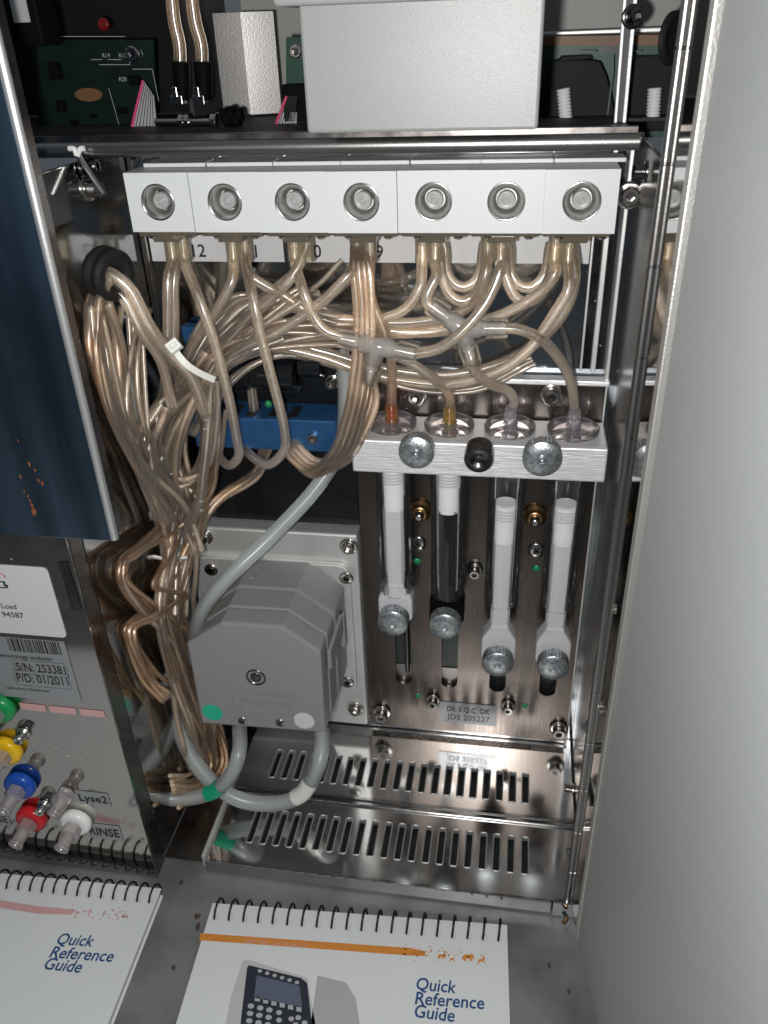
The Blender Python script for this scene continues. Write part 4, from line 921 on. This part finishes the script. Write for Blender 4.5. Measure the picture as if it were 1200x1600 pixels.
bundle([(214, 480, -.020), (206, 560, -.022), (212, 650, -.024), (236, 740, -.026), (268, 810, -.028)], 6, 24, ['tube_warm', 'tube_brown', 'tube'], 'amber tube hanging close to the rear left corner', 'amber tubes in the rear left corner', .0018, .004, 43)
bundle([(330, 560, -.034), (290, 610, -.036), (262, 670, -.037), (262, 730, -.036), (284, 790, -.034), (280, 870, -.032)], 6, 20, ['tube_warm', 'tube'], 'amber tube dropping straight from the cable tie into the trunk', 'amber tubes dropping from the tie', .0018, .003, 47)
bundle([(284, 840, -.028), (270, 880, -.024), (246, 915, -.020), (280, 930, -.018), (240, 960, -.014), (205, 985, -.012), (230, 1050, -.014), (262, 1090, -.016)], 5, 14, ['tube_brown'], 'brown tube coiled in the dark well beside the pump', 'brown tubes coiled in the well', .0016, .003, 19)
bundle([(420, 690, -.018), (400, 740, -.018), (350, 775, -.020), (318, 810, -.024), (300, 880, -.026)], 4, 10, ['tube_warm'], 'thin amber tube curving from under the blue block into the trunk', 'thin amber tubes from under the blue block', .0015, .002, 23)
bundle([(880, 500, -.014), (830, 560, -.012), (740, 598, -.011), (640, 600, -.011), (540, 575, -.012), (440, 548, -.016), (350, 590, -.022), (300, 680, -.025)], 3, 12, ['tube'], 'clear tube in the low arc close to the back panel', 'clear tubes in the low arc', .0019, .002, 29)
bundle([(545, 420, -.014), (500, 460, -.014), (440, 478, -.015), (380, 470, -.016), (330, 500, -.018), (290, 560, -.022), (262, 640, -.026)], 4, 16, ['tube'], 'clear tube arching over the blue block close to the back panel', 'clear tubes arching over the blue block', .0019, .003, 31)
# printed numbers on some tubes
t = thing('printed_tube', 'clear tube with small white printed figures hanging in front of the bundle', 'tube', at(318, 790, -.037))
b = MB(); b.sweep([at(330, 600, -.037), at(326, 660, -.0385), at(318, 740, -.039), (at(306, 800, -.038)), at(262, 860, -.036)], .0022, 12, .56); b.build('tube', ['tube', 'bore'], t)
for k in range(5): text('50Z'[k % 3], at(318-(k > 2)*6, 640+k*14+(k > 2)*100, -.0420), Vector((.1, 0, -1)), Vector((1, 0, .1)), .0016, t, 'white')
# milky hoses
tube([(533, 548, -.014), (540, 600, -.016), (534, 690, -.022), (496, 760, -.032), (424, 838, -.046), (354, 905, -.060), (318, 950, -.062), (306, 985, -.058), (300, 1030, -.046)], 'long milky hose slanting down from the T piece area across the pump mount', 'silicone', .0034, 'milky silicone hoses', .6, 'hose', 'hose')
tube([(142, 470, -.052), (176, 530, -.052), (198, 610, -.050), (212, 690, -.046), (238, 745, -.040), (262, 772, -.034)], 'milky hose curving down beside the side wall at the left', 'silicone_grey', .0036, 'milky silicone hoses', .6, 'hose', 'hose')
tube([(268, 755, -.030), (250, 782, -.036), (228, 812, -.042), (210, 848, -.045), (204, 872, -.044)], 'short milky hose end above the lower cable tie', 'silicone_grey', .0026, 'milky silicone hoses', .6, 'hose', 'hose')
tube([(166, 1103, -.085), (196, 1112, -.080), (236, 1096, -.070), (258, 1062, -.060), (266, 1040, -.050)], 'milky hose looping out from behind the lower steel plate', 'silicone', .0028, 'milky silicone hoses', .6, 'hose', 'hose')
a_ = tube([(272, 1050, -.046), (270, 1085, -.052), (284, 1150, -.062), (318, 1208, -.070), (366, 1246, -.073), (420, 1256, -.072), (466, 1244, -.070), (494, 1205, -.068), (503, 1168, -.060), (502, 1140, -.052)], 'thick milky hose swinging under the pump to its right port, with white collar', 'silicone', .0039, 'pump hoses', .62, 'hose', 'hose')
b = MB(); P = [at(462, 1246, -.0700), at(474, 1238, -.0698), at(486, 1220, -.0690)]; b.sweep(P, .0043, 18); b.build('collar', 'collar_white', a_)
a_ = tube([(190, 1228, -.086), (236, 1244, -.082), (290, 1248, -.078), (334, 1236, -.0755), (362, 1208, -.073), (374, 1172, -.066), (374, 1135, -.052)], 'thick milky hose from the left plate to the left pump port, with green collar', 'silicone', .0037, 'pump hoses', .62, 'hose', 'hose')
b = MB(); P = [at(324, 1240, -.0758), at(334, 1236, -.0755), at(345, 1228, -.0748)]; b.sweep(P, .0041, 18); b.build('collar', 'collar_green', a_)
# grommet on the side wall and the thick tube through it
gp = at(170, 428, -.058); gp.x = max(gp.x, XL+.002)
t = thing('cable_grommet', 'black rubber grommet with a tube through it beside the side wall', 'grommet', gp)
gx = Vector((.90, -.40, -.10)).normalized()
b = MB(); b.lathe(gp-gx*.0045, gx, [(.0052, 0), (.0086, .0), (.0096, .0012), (.0096, .0034), (.0078, .0042), (.0078, .0052), (.0094, .0060), (.0094, .0076), (.0080, .0090), (.0054, .0088), (.0042, .0070), (.0042, .0010)], 36, caps=False); b.build('ring', 'rubber', t)
tube([gp-gx*.006, gp+gx*.002, (205, 455, -.058), (232, 508, -.056), (262, 548, -.050), (300, 592, -.044), (322, 650, -.040)], 'thick clear tube coming through the rubber grommet to the cable tie', 'tube', .0025)
tube([gp-gx*.004+Vector((0, 0, -.002)), (196, 470, -.058), (222, 520, -.055), (252, 566, -.048), (270, 640, -.042)], 'second clear tube under the thick one through the rubber grommet', 'tube', .0021)
# cable ties
t = thing('cable_tie', 'white cable tie strapped round the upper tubes near the grommet', 'cable tie', at(300, 565, -.046))
P = spline([at(268, 540, -.051), at(288, 566, -.052), at(310, 582, -.0505), at(336, 594, -.047)])
b = MB()
vs = []
for i, p in enumerate(P):
    d = (P[min(i+1, len(P)-1)]-P[max(i-1, 0)]).normalized(); s = d.cross(RF).normalized()*.0013; n_ = RF*-.0006
    vs += [p-s, p+s, p+s+n_, p-s+n_]
b.add(vs, [(4*i+a_, 4*i+(a_+1) % 4, 4*i+4+(a_+1) % 4, 4*i+4+a_) for i in range(len(P)-1) for a_ in range(4)] + [(0, 1, 2, 3), (len(vs)-1, len(vs)-2, len(vs)-3, len(vs)-4)]); b.build('strap', 'tie', t)
b = MB(); c = at(272, 541, -.0525); d = (at(288, 562, -.052)-at(262, 530, -.052)).normalized(); b.obox(c, d*.0022, d.cross(RF).normalized()*.0026, RF*.0016); b.obox(c-RF*.0018, d*.0010, d.cross(RF).normalized()*.0014, RF*.0004); b.build('head', 'tie', t, .0005)
t = thing('cable_tie', 'white cable tie round the brown tubes beside the pump mount', 'cable tie', at(240, 876, -.045))
b = MB(); b.sweep([at(200, 900, -.046), at(208, 888, -.047), at(232, 870, -.047), at(262, 874, -.044), at(292, 871, -.040)], .0019, 10, flat=.45, caps=True); b.build('strap', 'tie', t)
b = MB(); c = at(207, 893, -.047); b.lathe(c-RF*-.002, -RF, [(.0010, -.002), (.0024, -.001), (.0026, .0004), (.0020, .0016), (.0006, .0022)], 18); b.build('head', 'tie', t)
b = MB(); p = at(300, 1140, -.050); b.lathe(p, (0.2, -.3, 1), [(.0016, 0), (.0024, .001), (.0024, .008), (.0014, .0095)], 16); tag(b.build('white_plug', 'white_gloss'), 'small white plug among the tubes left of the green dot', 'plug')

# ================================================================== FRONT PLATE FITTINGS AND STICKERS
YF = -.1098
def sticker(name, label, quad, m, cat='sticker'):
    t = thing(name, label, cat, at(quad[0], quad[3], YF)); return t
t = thing('lot_sticker', 'white sticker with red and black mark reading Load and 94587 on the lower left plate', 'sticker', at(40, 990, YF))
x1 = at(82, 889, YF).x; z1 = at(60, 886, YF).z; z0 = at(60, 993, YF).z; x1 = (at(78, 889, YF).x+at(100, 992, YF).x)/2
b = MB(); b.prism([Vector((u, YF, v)) for u, v in rrect(x1-.06, x1, z0, z1, .0022, 5)], (0, -.0001, 0)); b.build('backing', 'sticker', t)
yy = YF-.0002
def rtext(tx, px, py, h, par, **k):
    text(tx, at(px, py, yy), UX, UZ, h, par, align='RIGHT', **k)
rtext('Load', 27, 952, .0024, t, bold=.01); rtext('94587', 38, 966, .0026, t, bold=.012)
b = MB(); c = at(-2, 902, yy)
for k in range(14):
    a0_, a1_ = math.pi*k/14, math.pi*(k+1)/14
    q = [c+UX*math.cos(a_)*rr+UZ*math.sin(a_)*rr*.75 for a_, rr in ((a0_, .0030), (a1_, .0030), (a1_, .0025), (a0_, .0025))]; b.add(q, [(0, 1, 2, 3)])
b.build('red_arc', 'red_ink', t)
b = MB()
for (px, py, w, h) in ((2, 909, 12, 1.6), (2, 918, 18, 1.6), (7, 913, 3, 6), (11, 916, 3, 4)):
    p = at(px, py, yy); b.add([p+UX*w*.00014*s_+UZ*h*.00018*r_ for s_, r_ in ((-1, -1), (1, -1), (1, 1), (-1, 1))], [(0, 1, 2, 3)])
b.build('black_mark', 'ink', t)
t = thing('serial_sticker', 'silver serial number sticker with barcode below the white sticker', 'sticker', at(60, 1090, YF))
x1 = (at(103, 1003, YF).x+at(124, 1092, YF).x)/2; z1 = at(80, 1001, YF).z; z0 = at(80, 1094, YF).z
b = MB(); b.prism([Vector((u, YF, v)) for u, v in rrect(x1-.065, x1, z0, z1, .0016, 5)], (0, -.0001, 0)); b.build('backing', 'silver_sticker', t)
a_, c_ = at(14, 999, yy), at(90, 1021, yy); b = MB(); x = at(14, 1010, yy).x; xe = at(92, 1012, yy).x; rnd = random.Random(4)
zz0, zz1 = at(50, 1020, yy).z, at(50, 1000, yy).z
while x < xe:
    w = rnd.choice((.0003, .0003, .0006, .0009)); b.add([(x, yy, zz0), (x+w, yy, zz0), (x+w, yy, zz1), (x, yy, zz1)], [(0, 1, 2, 3)]); x += w+rnd.choice((.0003, .0004, .0007))
b.build('barcode', 'ink', t)
rtext('Hematology analyzer', 83, 1033, .0021, t, bold=.012)
def boxed(x0, y0, x1_, y1, tx):
    a_, c_ = at(x0, y1, yy), at(x1_, y0, yy); b = MB(); w = .00018
    for q in ((a_.x, c_.x, a_.z, a_.z+w), (a_.x, c_.x, c_.z-w, c_.z), (a_.x, a_.x+w, a_.z+w, c_.z-w), (c_.x-w, c_.x, a_.z+w, c_.z-w)): b.add([(q[0], yy, q[2]), (q[1], yy, q[2]), (q[1], yy, q[3]), (q[0], yy, q[3])], [(0, 1, 2, 3)])
    b.build('box_outline', 'ink', t); text(tx, (a_.x+.0009, yy, a_.z+(c_.z-a_.z)*.25), UX, UZ, (c_.z-a_.z)*.55, t, width=(c_.x-a_.x)-.0018, bold=.01)
boxed(26, 1037, 102, 1052, 'S/N: 253381'); boxed(27, 1054, 106, 1070, 'P/D: 01/2011')
rtext('Laboratory Equipment', 78, 1082, .0015, t, bold=.012)
b = MB()
for (x0, x1_) in ((30, 70), (76, 118), (124, 162)):
    q = [at(x0, 1098+.10*(x0-30), YF), at(x1_, 1098+.10*(x1_-30), YF), at(x1_+3, 1108+.10*(x1_-30), YF), at(x0+3, 1108+.10*(x0-30), YF)]; b.prism(list(reversed(q)), (0, -.0001, 0))
tag(b.build('orange_strip', 'print_pink'), 'faded pink printed strip under the serial sticker', 'sticker')
# luer fittings in coloured collars
def luer(px, py, m_, word, r=.0073, big=True):
    p = at(px, py, YF-.004); p.y = YF
    t = thing('hose_fitting', word, 'hose fitting', p, 'hose fittings on the lower left plate')
    ax = Vector((-.10, -1, -.18)).normalized()
    if m_:
        b = MB(); b.lathe(p, NY, [(r*.80, 0), (r, .0006), (r, .0030), (r*.92, .0042), (r*.70, .0046), (r*.55, .0046)], 32); b.build('collar', m_, t)
    z_ = .0040 if m_ else .0
    b = MB(); b.lathe(p+ax*z_, ax, [(r*.62, 0), (r*.62, .0040), (r*.40, .0048)], 6, False); b.build('hex', 'luer', t, .0004)
    b = MB()
    b.lathe(p+ax*(z_+.0040), ax, [(r*.42, 0), (r*.40, .0060), (r*.40, .0060), (r*.48, .0064), (r*.48, .0078), (r*.36, .0080), (r*.26, .0070), (r*.24, .0010)], 24, caps=False); b.build('nozzle', 'luer', t)
    return t
luer(-6, 1112, 'green', 'hose fitting with green collar, topmost and cut by the photo edge')
luer(6, 1178, 'yellow', 'hose fitting with yellow collar')
luer(28, 1232, 'blue', 'hose fitting with blue collar')
luer(46, 1284, 'red', 'hose fitting with red collar beside the steel stud')
luer(98, 1248, None, 'colourless hose fitting beside the Lyse2 label', .0068)
luer(116, 1290, 'white_gloss', 'hose fitting with white collar beside the RINSE label')
for (px, py, lab) in ((33, 1150, 'steel stud screw above the yellow collar'), (66, 1262, 'steel stud screw between the red collar and the colourless fitting')):
    t = thing('stud_screw', lab, 'screw', at(px, py, YF), 'stud screws on the lower left plate')
    p = at(px, py, YF-.002); p.y = YF; b = MB(); b.lathe(p, NY, [(.0034, 0), (.0034, .0008), (.0026, .0010), (.0026, .0022), (.0022, .0030), (.0022, .0052), (.0016, .0056), (.0010, .0046), (.0001, .0046)], 24); b.build('stud', 'steel', t)
for (x0, y0, x1_, y1, tx, lab) in ((124, 1240, 168, 1255, 'Lyse2', 'small pale label reading Lyse2'), (141, 1291, 186, 1308, 'RINSE', 'small pale label reading RINSE'), (-18, 1271, 11, 1286, 'LYSE', 'small pale label cut by the photo edge, ending in E')):
    a_, c_ = at(x0, y1, YF), at(x1_, y0, YF); b = MB(); b.box(a_.x, c_.x, YF-.0001, YF, a_.z, c_.z); s_ = b.build('name_label', 'silver_sticker'); tag(s_, lab, 'label', 'name labels by the fittings')
    text(tx, (a_.x+.0008, YF-.0002, a_.z+(c_.z-a_.z)*.25), UX, UZ, (c_.z-a_.z)*.52, s_, width=(c_.x-a_.x)-.0018, bold=.02)

# ================================================================== GUIDE BOOKS ON THE COUNTER
def guide(name, label, tl, right, width, depth, holes, cover_m, stripe_m, thick=.0042):
    right = Vector(right).normalized(); up = UZ.cross(right)
    tl = Vector((tl[0], tl[1], 0))
    t = thing(name, label, 'booklet', tl)
    W = lambda u, v, z=0: tl + right*u - up*v + UZ*z
    # pages (two blocks) and the two covers
    b = MB(); b.prism([W(.0012, .001, .0010), W(.0012, depth-.001, .0010), W(width-.0010, depth-.001, .0010), W(width-.0010, .001, .0010)], (0, 0, thick-.0016)); b.build('pages', 'paper', t)
    b = MB(); b.prism([W(0, 0, .0003), W(0, depth, .0003), W(width, depth, .0003), W(width, 0, .0003)], (0, 0, .0005)); b.build('back_cover', 'cover', t)
    # front cover, punched along the top edge
    b = MB(); z = thick; n = holes; pitch = width/n; to3 = lambda u, v: W(u, v, z); hv = .0072; hr = .00165
    for k in range(n):
        b.ringcell((k*pitch, (k+1)*pitch, .002, .0125), circ((k+.5)*pitch, hv, hr, 16), to3)
        o = circ((k+.5)*pitch, hv, hr, 16); N = 16
        b.add([W(u, v, z) for u, v in o]+[W(u, v, z-.003) for u, v in o], [(j, (j+1) % N, N+(j+1) % N, N+j) for j in range(N)])
    b.add([W(0, 0, z), W(width, 0, z), W(width, .002, z), W(0, .002, z)], [(3, 2, 1, 0)]); b.add([W(0, .0125, z), W(width, .0125, z), W(width, depth, z), W(0, depth, z)], [(3, 2, 1, 0)])
    b.add([W(0, 0, z), W(width, 0, z), W(width, 0, z-.0005), W(0, 0, z-.0005)], [(0, 1, 2, 3)]); b.add([W(width, 0, z), W(width, depth, z), W(width, depth, z-.0005), W(width, 0, z-.0005)], [(0, 1, 2, 3)]); b.add([W(0, 0, z), W(0, depth, z), W(0, depth, z-.0005), W(0, 0, z-.0005)], [(3, 2, 1, 0)])
    b.build('front_cover', cover_m, t)
    b = MB()
    for k in range(n): o = circ((k+.5)*pitch, hv, hr*1.0, 14); b.add([W(u, v, z-.0027) for u, v in o], [tuple(reversed(range(14)))])
    b.build('hole_shadow', 'print_grey', t)
    # wire loops, one ring for each hole
    b = MB()
    for k in range(n):
        u = (k+.5)*pitch; c = Vector((0, 0, 0)); pts = []
        for a_ in range(-30, 215, 24):
            A = R_(a_); pts.append(W(u + (a_-90)*.0000085, hv*.5-.0012-(hv*.5+.0016)*math.cos(A)*-1, thick*.45+(.0062)*math.sin(A)))
        b.sweep(pts, .00052, 8)
    b.build('wire_binding', 'wire', t)
    zt3 = thick+.00008
    return t, W, right, up, zt3
rg = (Vector((.0099, -.1127, 0))-Vector((-.1266, -.1201, 0)))
t, Wd, ri, up, zc = guide('quick_guide', 'wire bound quick reference guide with orange stripe and picture of an analyzer', (-.1268, -.1206), rg, rg.length, .14, 20, 'cover', 'print_orange')
def onp(px, py, z): return atz(px, py, z)
def flatpoly(b, px, z): b.add([onp(x, y, z) for x, y in px], [tuple(reversed(range(len(px))))])
b = MB(); flatpoly(b, [(313, 1458), (640, 1481), (640, 1493), (311, 1469)], zc); flatpoly(b, [(640, 1481), (668, 1487), (662, 1490), (672, 1494), (640, 1493)], zc)
rnd = random.Random(9)
for k in range(64):
    u = rnd.random()**1.1; x = 630+u*130; y = 1484+u*9+rnd.gauss(0, 5.5); r = rnd.uniform(.6, 2.0)
    flatpoly(b, [(x+r*math.cos(a)*rnd.uniform(.5, 1.3), y+r*.8*math.sin(a)*rnd.uniform(.5, 1.3)) for a in [6.28*i/6 for i in range(6)]], zc)
for (x, y, s) in ((731, 1497, 1.0), (690, 1495, .7)):      # elephant outlines
    flatpoly(b, [(x+s*u, y+s*v) for u, v in ((-9, 2), (-8, -3), (-4, -6), (3, -5), (5, -7), (9, -5), (10, 3), (9, 5), (8, 0), (6, 1), (6, 5), (3, 5), (3, 1), (-3, 1), (-3, 5), (-6, 5), (-6, 0), (-8, 4))], zc)
for (x, y, s) in ((752, 1502, .9), (706, 1500, .6)):      # running animals
    flatpoly(b, [(x+s*u, y+s*v) for u, v in ((-8, 5), (-5, 0), (-6, -3), (0, -4), (4, -7), (7, -5), (6, -3), (4, -1), (8, 4), (6, 4), (2, 0), (-3, 1), (-5, 5))], zc)
b.build('orange_stripe', 'print_orange', t)
pa, pb_ = onp(384, 1474, zc+.0001), onp(483, 1481, zc+.0001); text('BETTER. ACTUALLY.', pa, pb_-pa, UZ.cross((pb_-pa).normalized()), .0017, t, principled and 'print_pink', width=(pb_-pa).length)
for tx, px, py, qx, qy in (('Quick', 650, 1546, 712, 1552), ('Reference', 648, 1569, 757, 1577), ('Guide', 647, 1589, 710, 1597)):
    a_, c_ = onp(px, py, zc), onp(qx, qy, zc); d = c_-a_; text(tx, a_, d, UZ.cross(d.normalized()), .0052, t, 'print_blue', width=d.length, bold=.016, shear=.12)
# printed picture of the analyzer: grey body, dark keypad with screen and keys
z1_, z2_, z3_, z4_ = zc, zc+.0001, zc+.0002, zc+.0003
b = MB(); flatpoly(b, [(345, 1640), (360, 1560), (380, 1500), (390, 1500), (480, 1528), (500, 1640)], z1_); b.build('printed_body', 'print_pale', t)
b = MB(); flatpoly(b, [(480, 1640), (496, 1524), (540, 1535), (556, 1560), (568, 1640)], z1_); b.build('printed_cover', 'print_grey', t)
b = MB(); flatpoly(b, [(371, 1640), (386, 1512), (389, 1508), (470, 1528), (480, 1536), (492, 1640)], z2_); b.build('printed_keypad', 'print_dark', t)
b = MB(); flatpoly(b, [(397, 1559), (401, 1524), (468, 1540), (472, 1573)], z3_); b.build('printed_screen', 'print_screen', t)
b = MB()
for k in range(6): x, y = 406+k*11.6, 1517+k*3.6; flatpoly(b, [(x+3.6*math.cos(a), y+2.8*math.sin(a)) for a in [6.28*i/10 for i in range(10)]], z3_)
for k in range(6): x, y = 402+k*13, 1561+k*3.2; flatpoly(b, [(x-4, y-4), (x+4, y-3), (x+4, y+4), (x-4, y+3)], z3_)
for r in range(4):
    for k in range(3): x, y = 392+k*14.5-r*1.3, 1572+k*3+r*11.5; flatpoly(b, [(x+5.2*math.cos(a), y+4.2*math.sin(a)) for a in [6.28*i/10 for i in range(10)]], z3_)
for (x, y) in ((436, 1582), (436, 1594), (455, 1592), (466, 1590), (462, 1601), (476, 1598)): flatpoly(b, [(x+4.6*math.cos(a), y+4*math.sin(a)) for a in [6.28*i/10 for i in range(10)]], z3_)
b.build('printed_keys', 'print_grey', t)
# second guide at the left
lg = (Vector((-.1535, -.1184, 0))-Vector((-.2347, -.1209, 0)))
e1 = Vector((-.1530, -.1178, 0)); tl = e1 - lg.normalized()*.137
t2, Wd2, ri2, up2, zc2 = guide('quick_guide', 'wire bound quick reference guide with faded pink stripe, cut by the left edge', (tl.x, tl.y), lg, .137, .14, 23, 'cover', 'print_pink', .0060)
b = MB(); flatpoly(b, [(-40, 1400), (60, 1416), (118, 1421), (112, 1429), (60, 1428), (-40, 1412)], zc2)
for k in range(40):
    u = rnd.random(); x = 110+u*95; y = 1424+u*8+rnd.gauss(0, 4); r = rnd.uniform(1.0, 3.2)
    flatpoly(b, [(x+r*math.cos(a)*rnd.uniform(.5, 1.3), y+r*.7*math.sin(a)*rnd.uniform(.5, 1.3)) for a in [6.28*i/6 for i in range(6)]], zc2)
b.build('pink_stripe', 'print_pink', t2)
for tx, px, py, qx, qy in (('Quick', 87, 1475, 143, 1479), ('Reference', 76, 1496, 175, 1503), ('Guide', 67, 1514, 125, 1520)):
    a_, c_ = onp(px, py, zc2), onp(qx, qy, zc2); d = c_-a_; text(tx, a_, d, UZ.cross(d.normalized()), .0052, t2, 'print_blue', width=d.length, bold=.016, shear=.12)
# flakes of dirt on the counter
for (px, py, s, lab) in ((283, 1378, 1.0, 'dark flake of dirt on the counter between the two guides, nearest the cabinet'), (309, 1432, 1.3, 'brown flake on the counter left of the orange striped guide, upper of two'), (309, 1448, 1.5, 'larger brown flake on the counter left of the orange striped guide'), (272, 1512, 1.0, 'small reddish flake on the counter halfway down between the guides'), (858, 1508, 1.0, 'dark flake on the counter near the foot of the grey door'), (889, 1549, .8, 'tiny brown flake on the counter against the grey door')):
    p = onp(px, py, .0002); b = MB(); n = 8; pts = [p+UX*math.cos(a)*.0013*s*rnd.uniform(.4, 1.1)+Vector((0, 1, 0))*math.sin(a)*.0016*s*rnd.uniform(.4, 1.1) for a in [6.28*i/n for i in range(n)]]
    b.prism(pts, (0, 0, .0003)); tag(b.build('dirt_flake', 'dirt'), lab, 'flake', 'flakes of dirt on the counter')
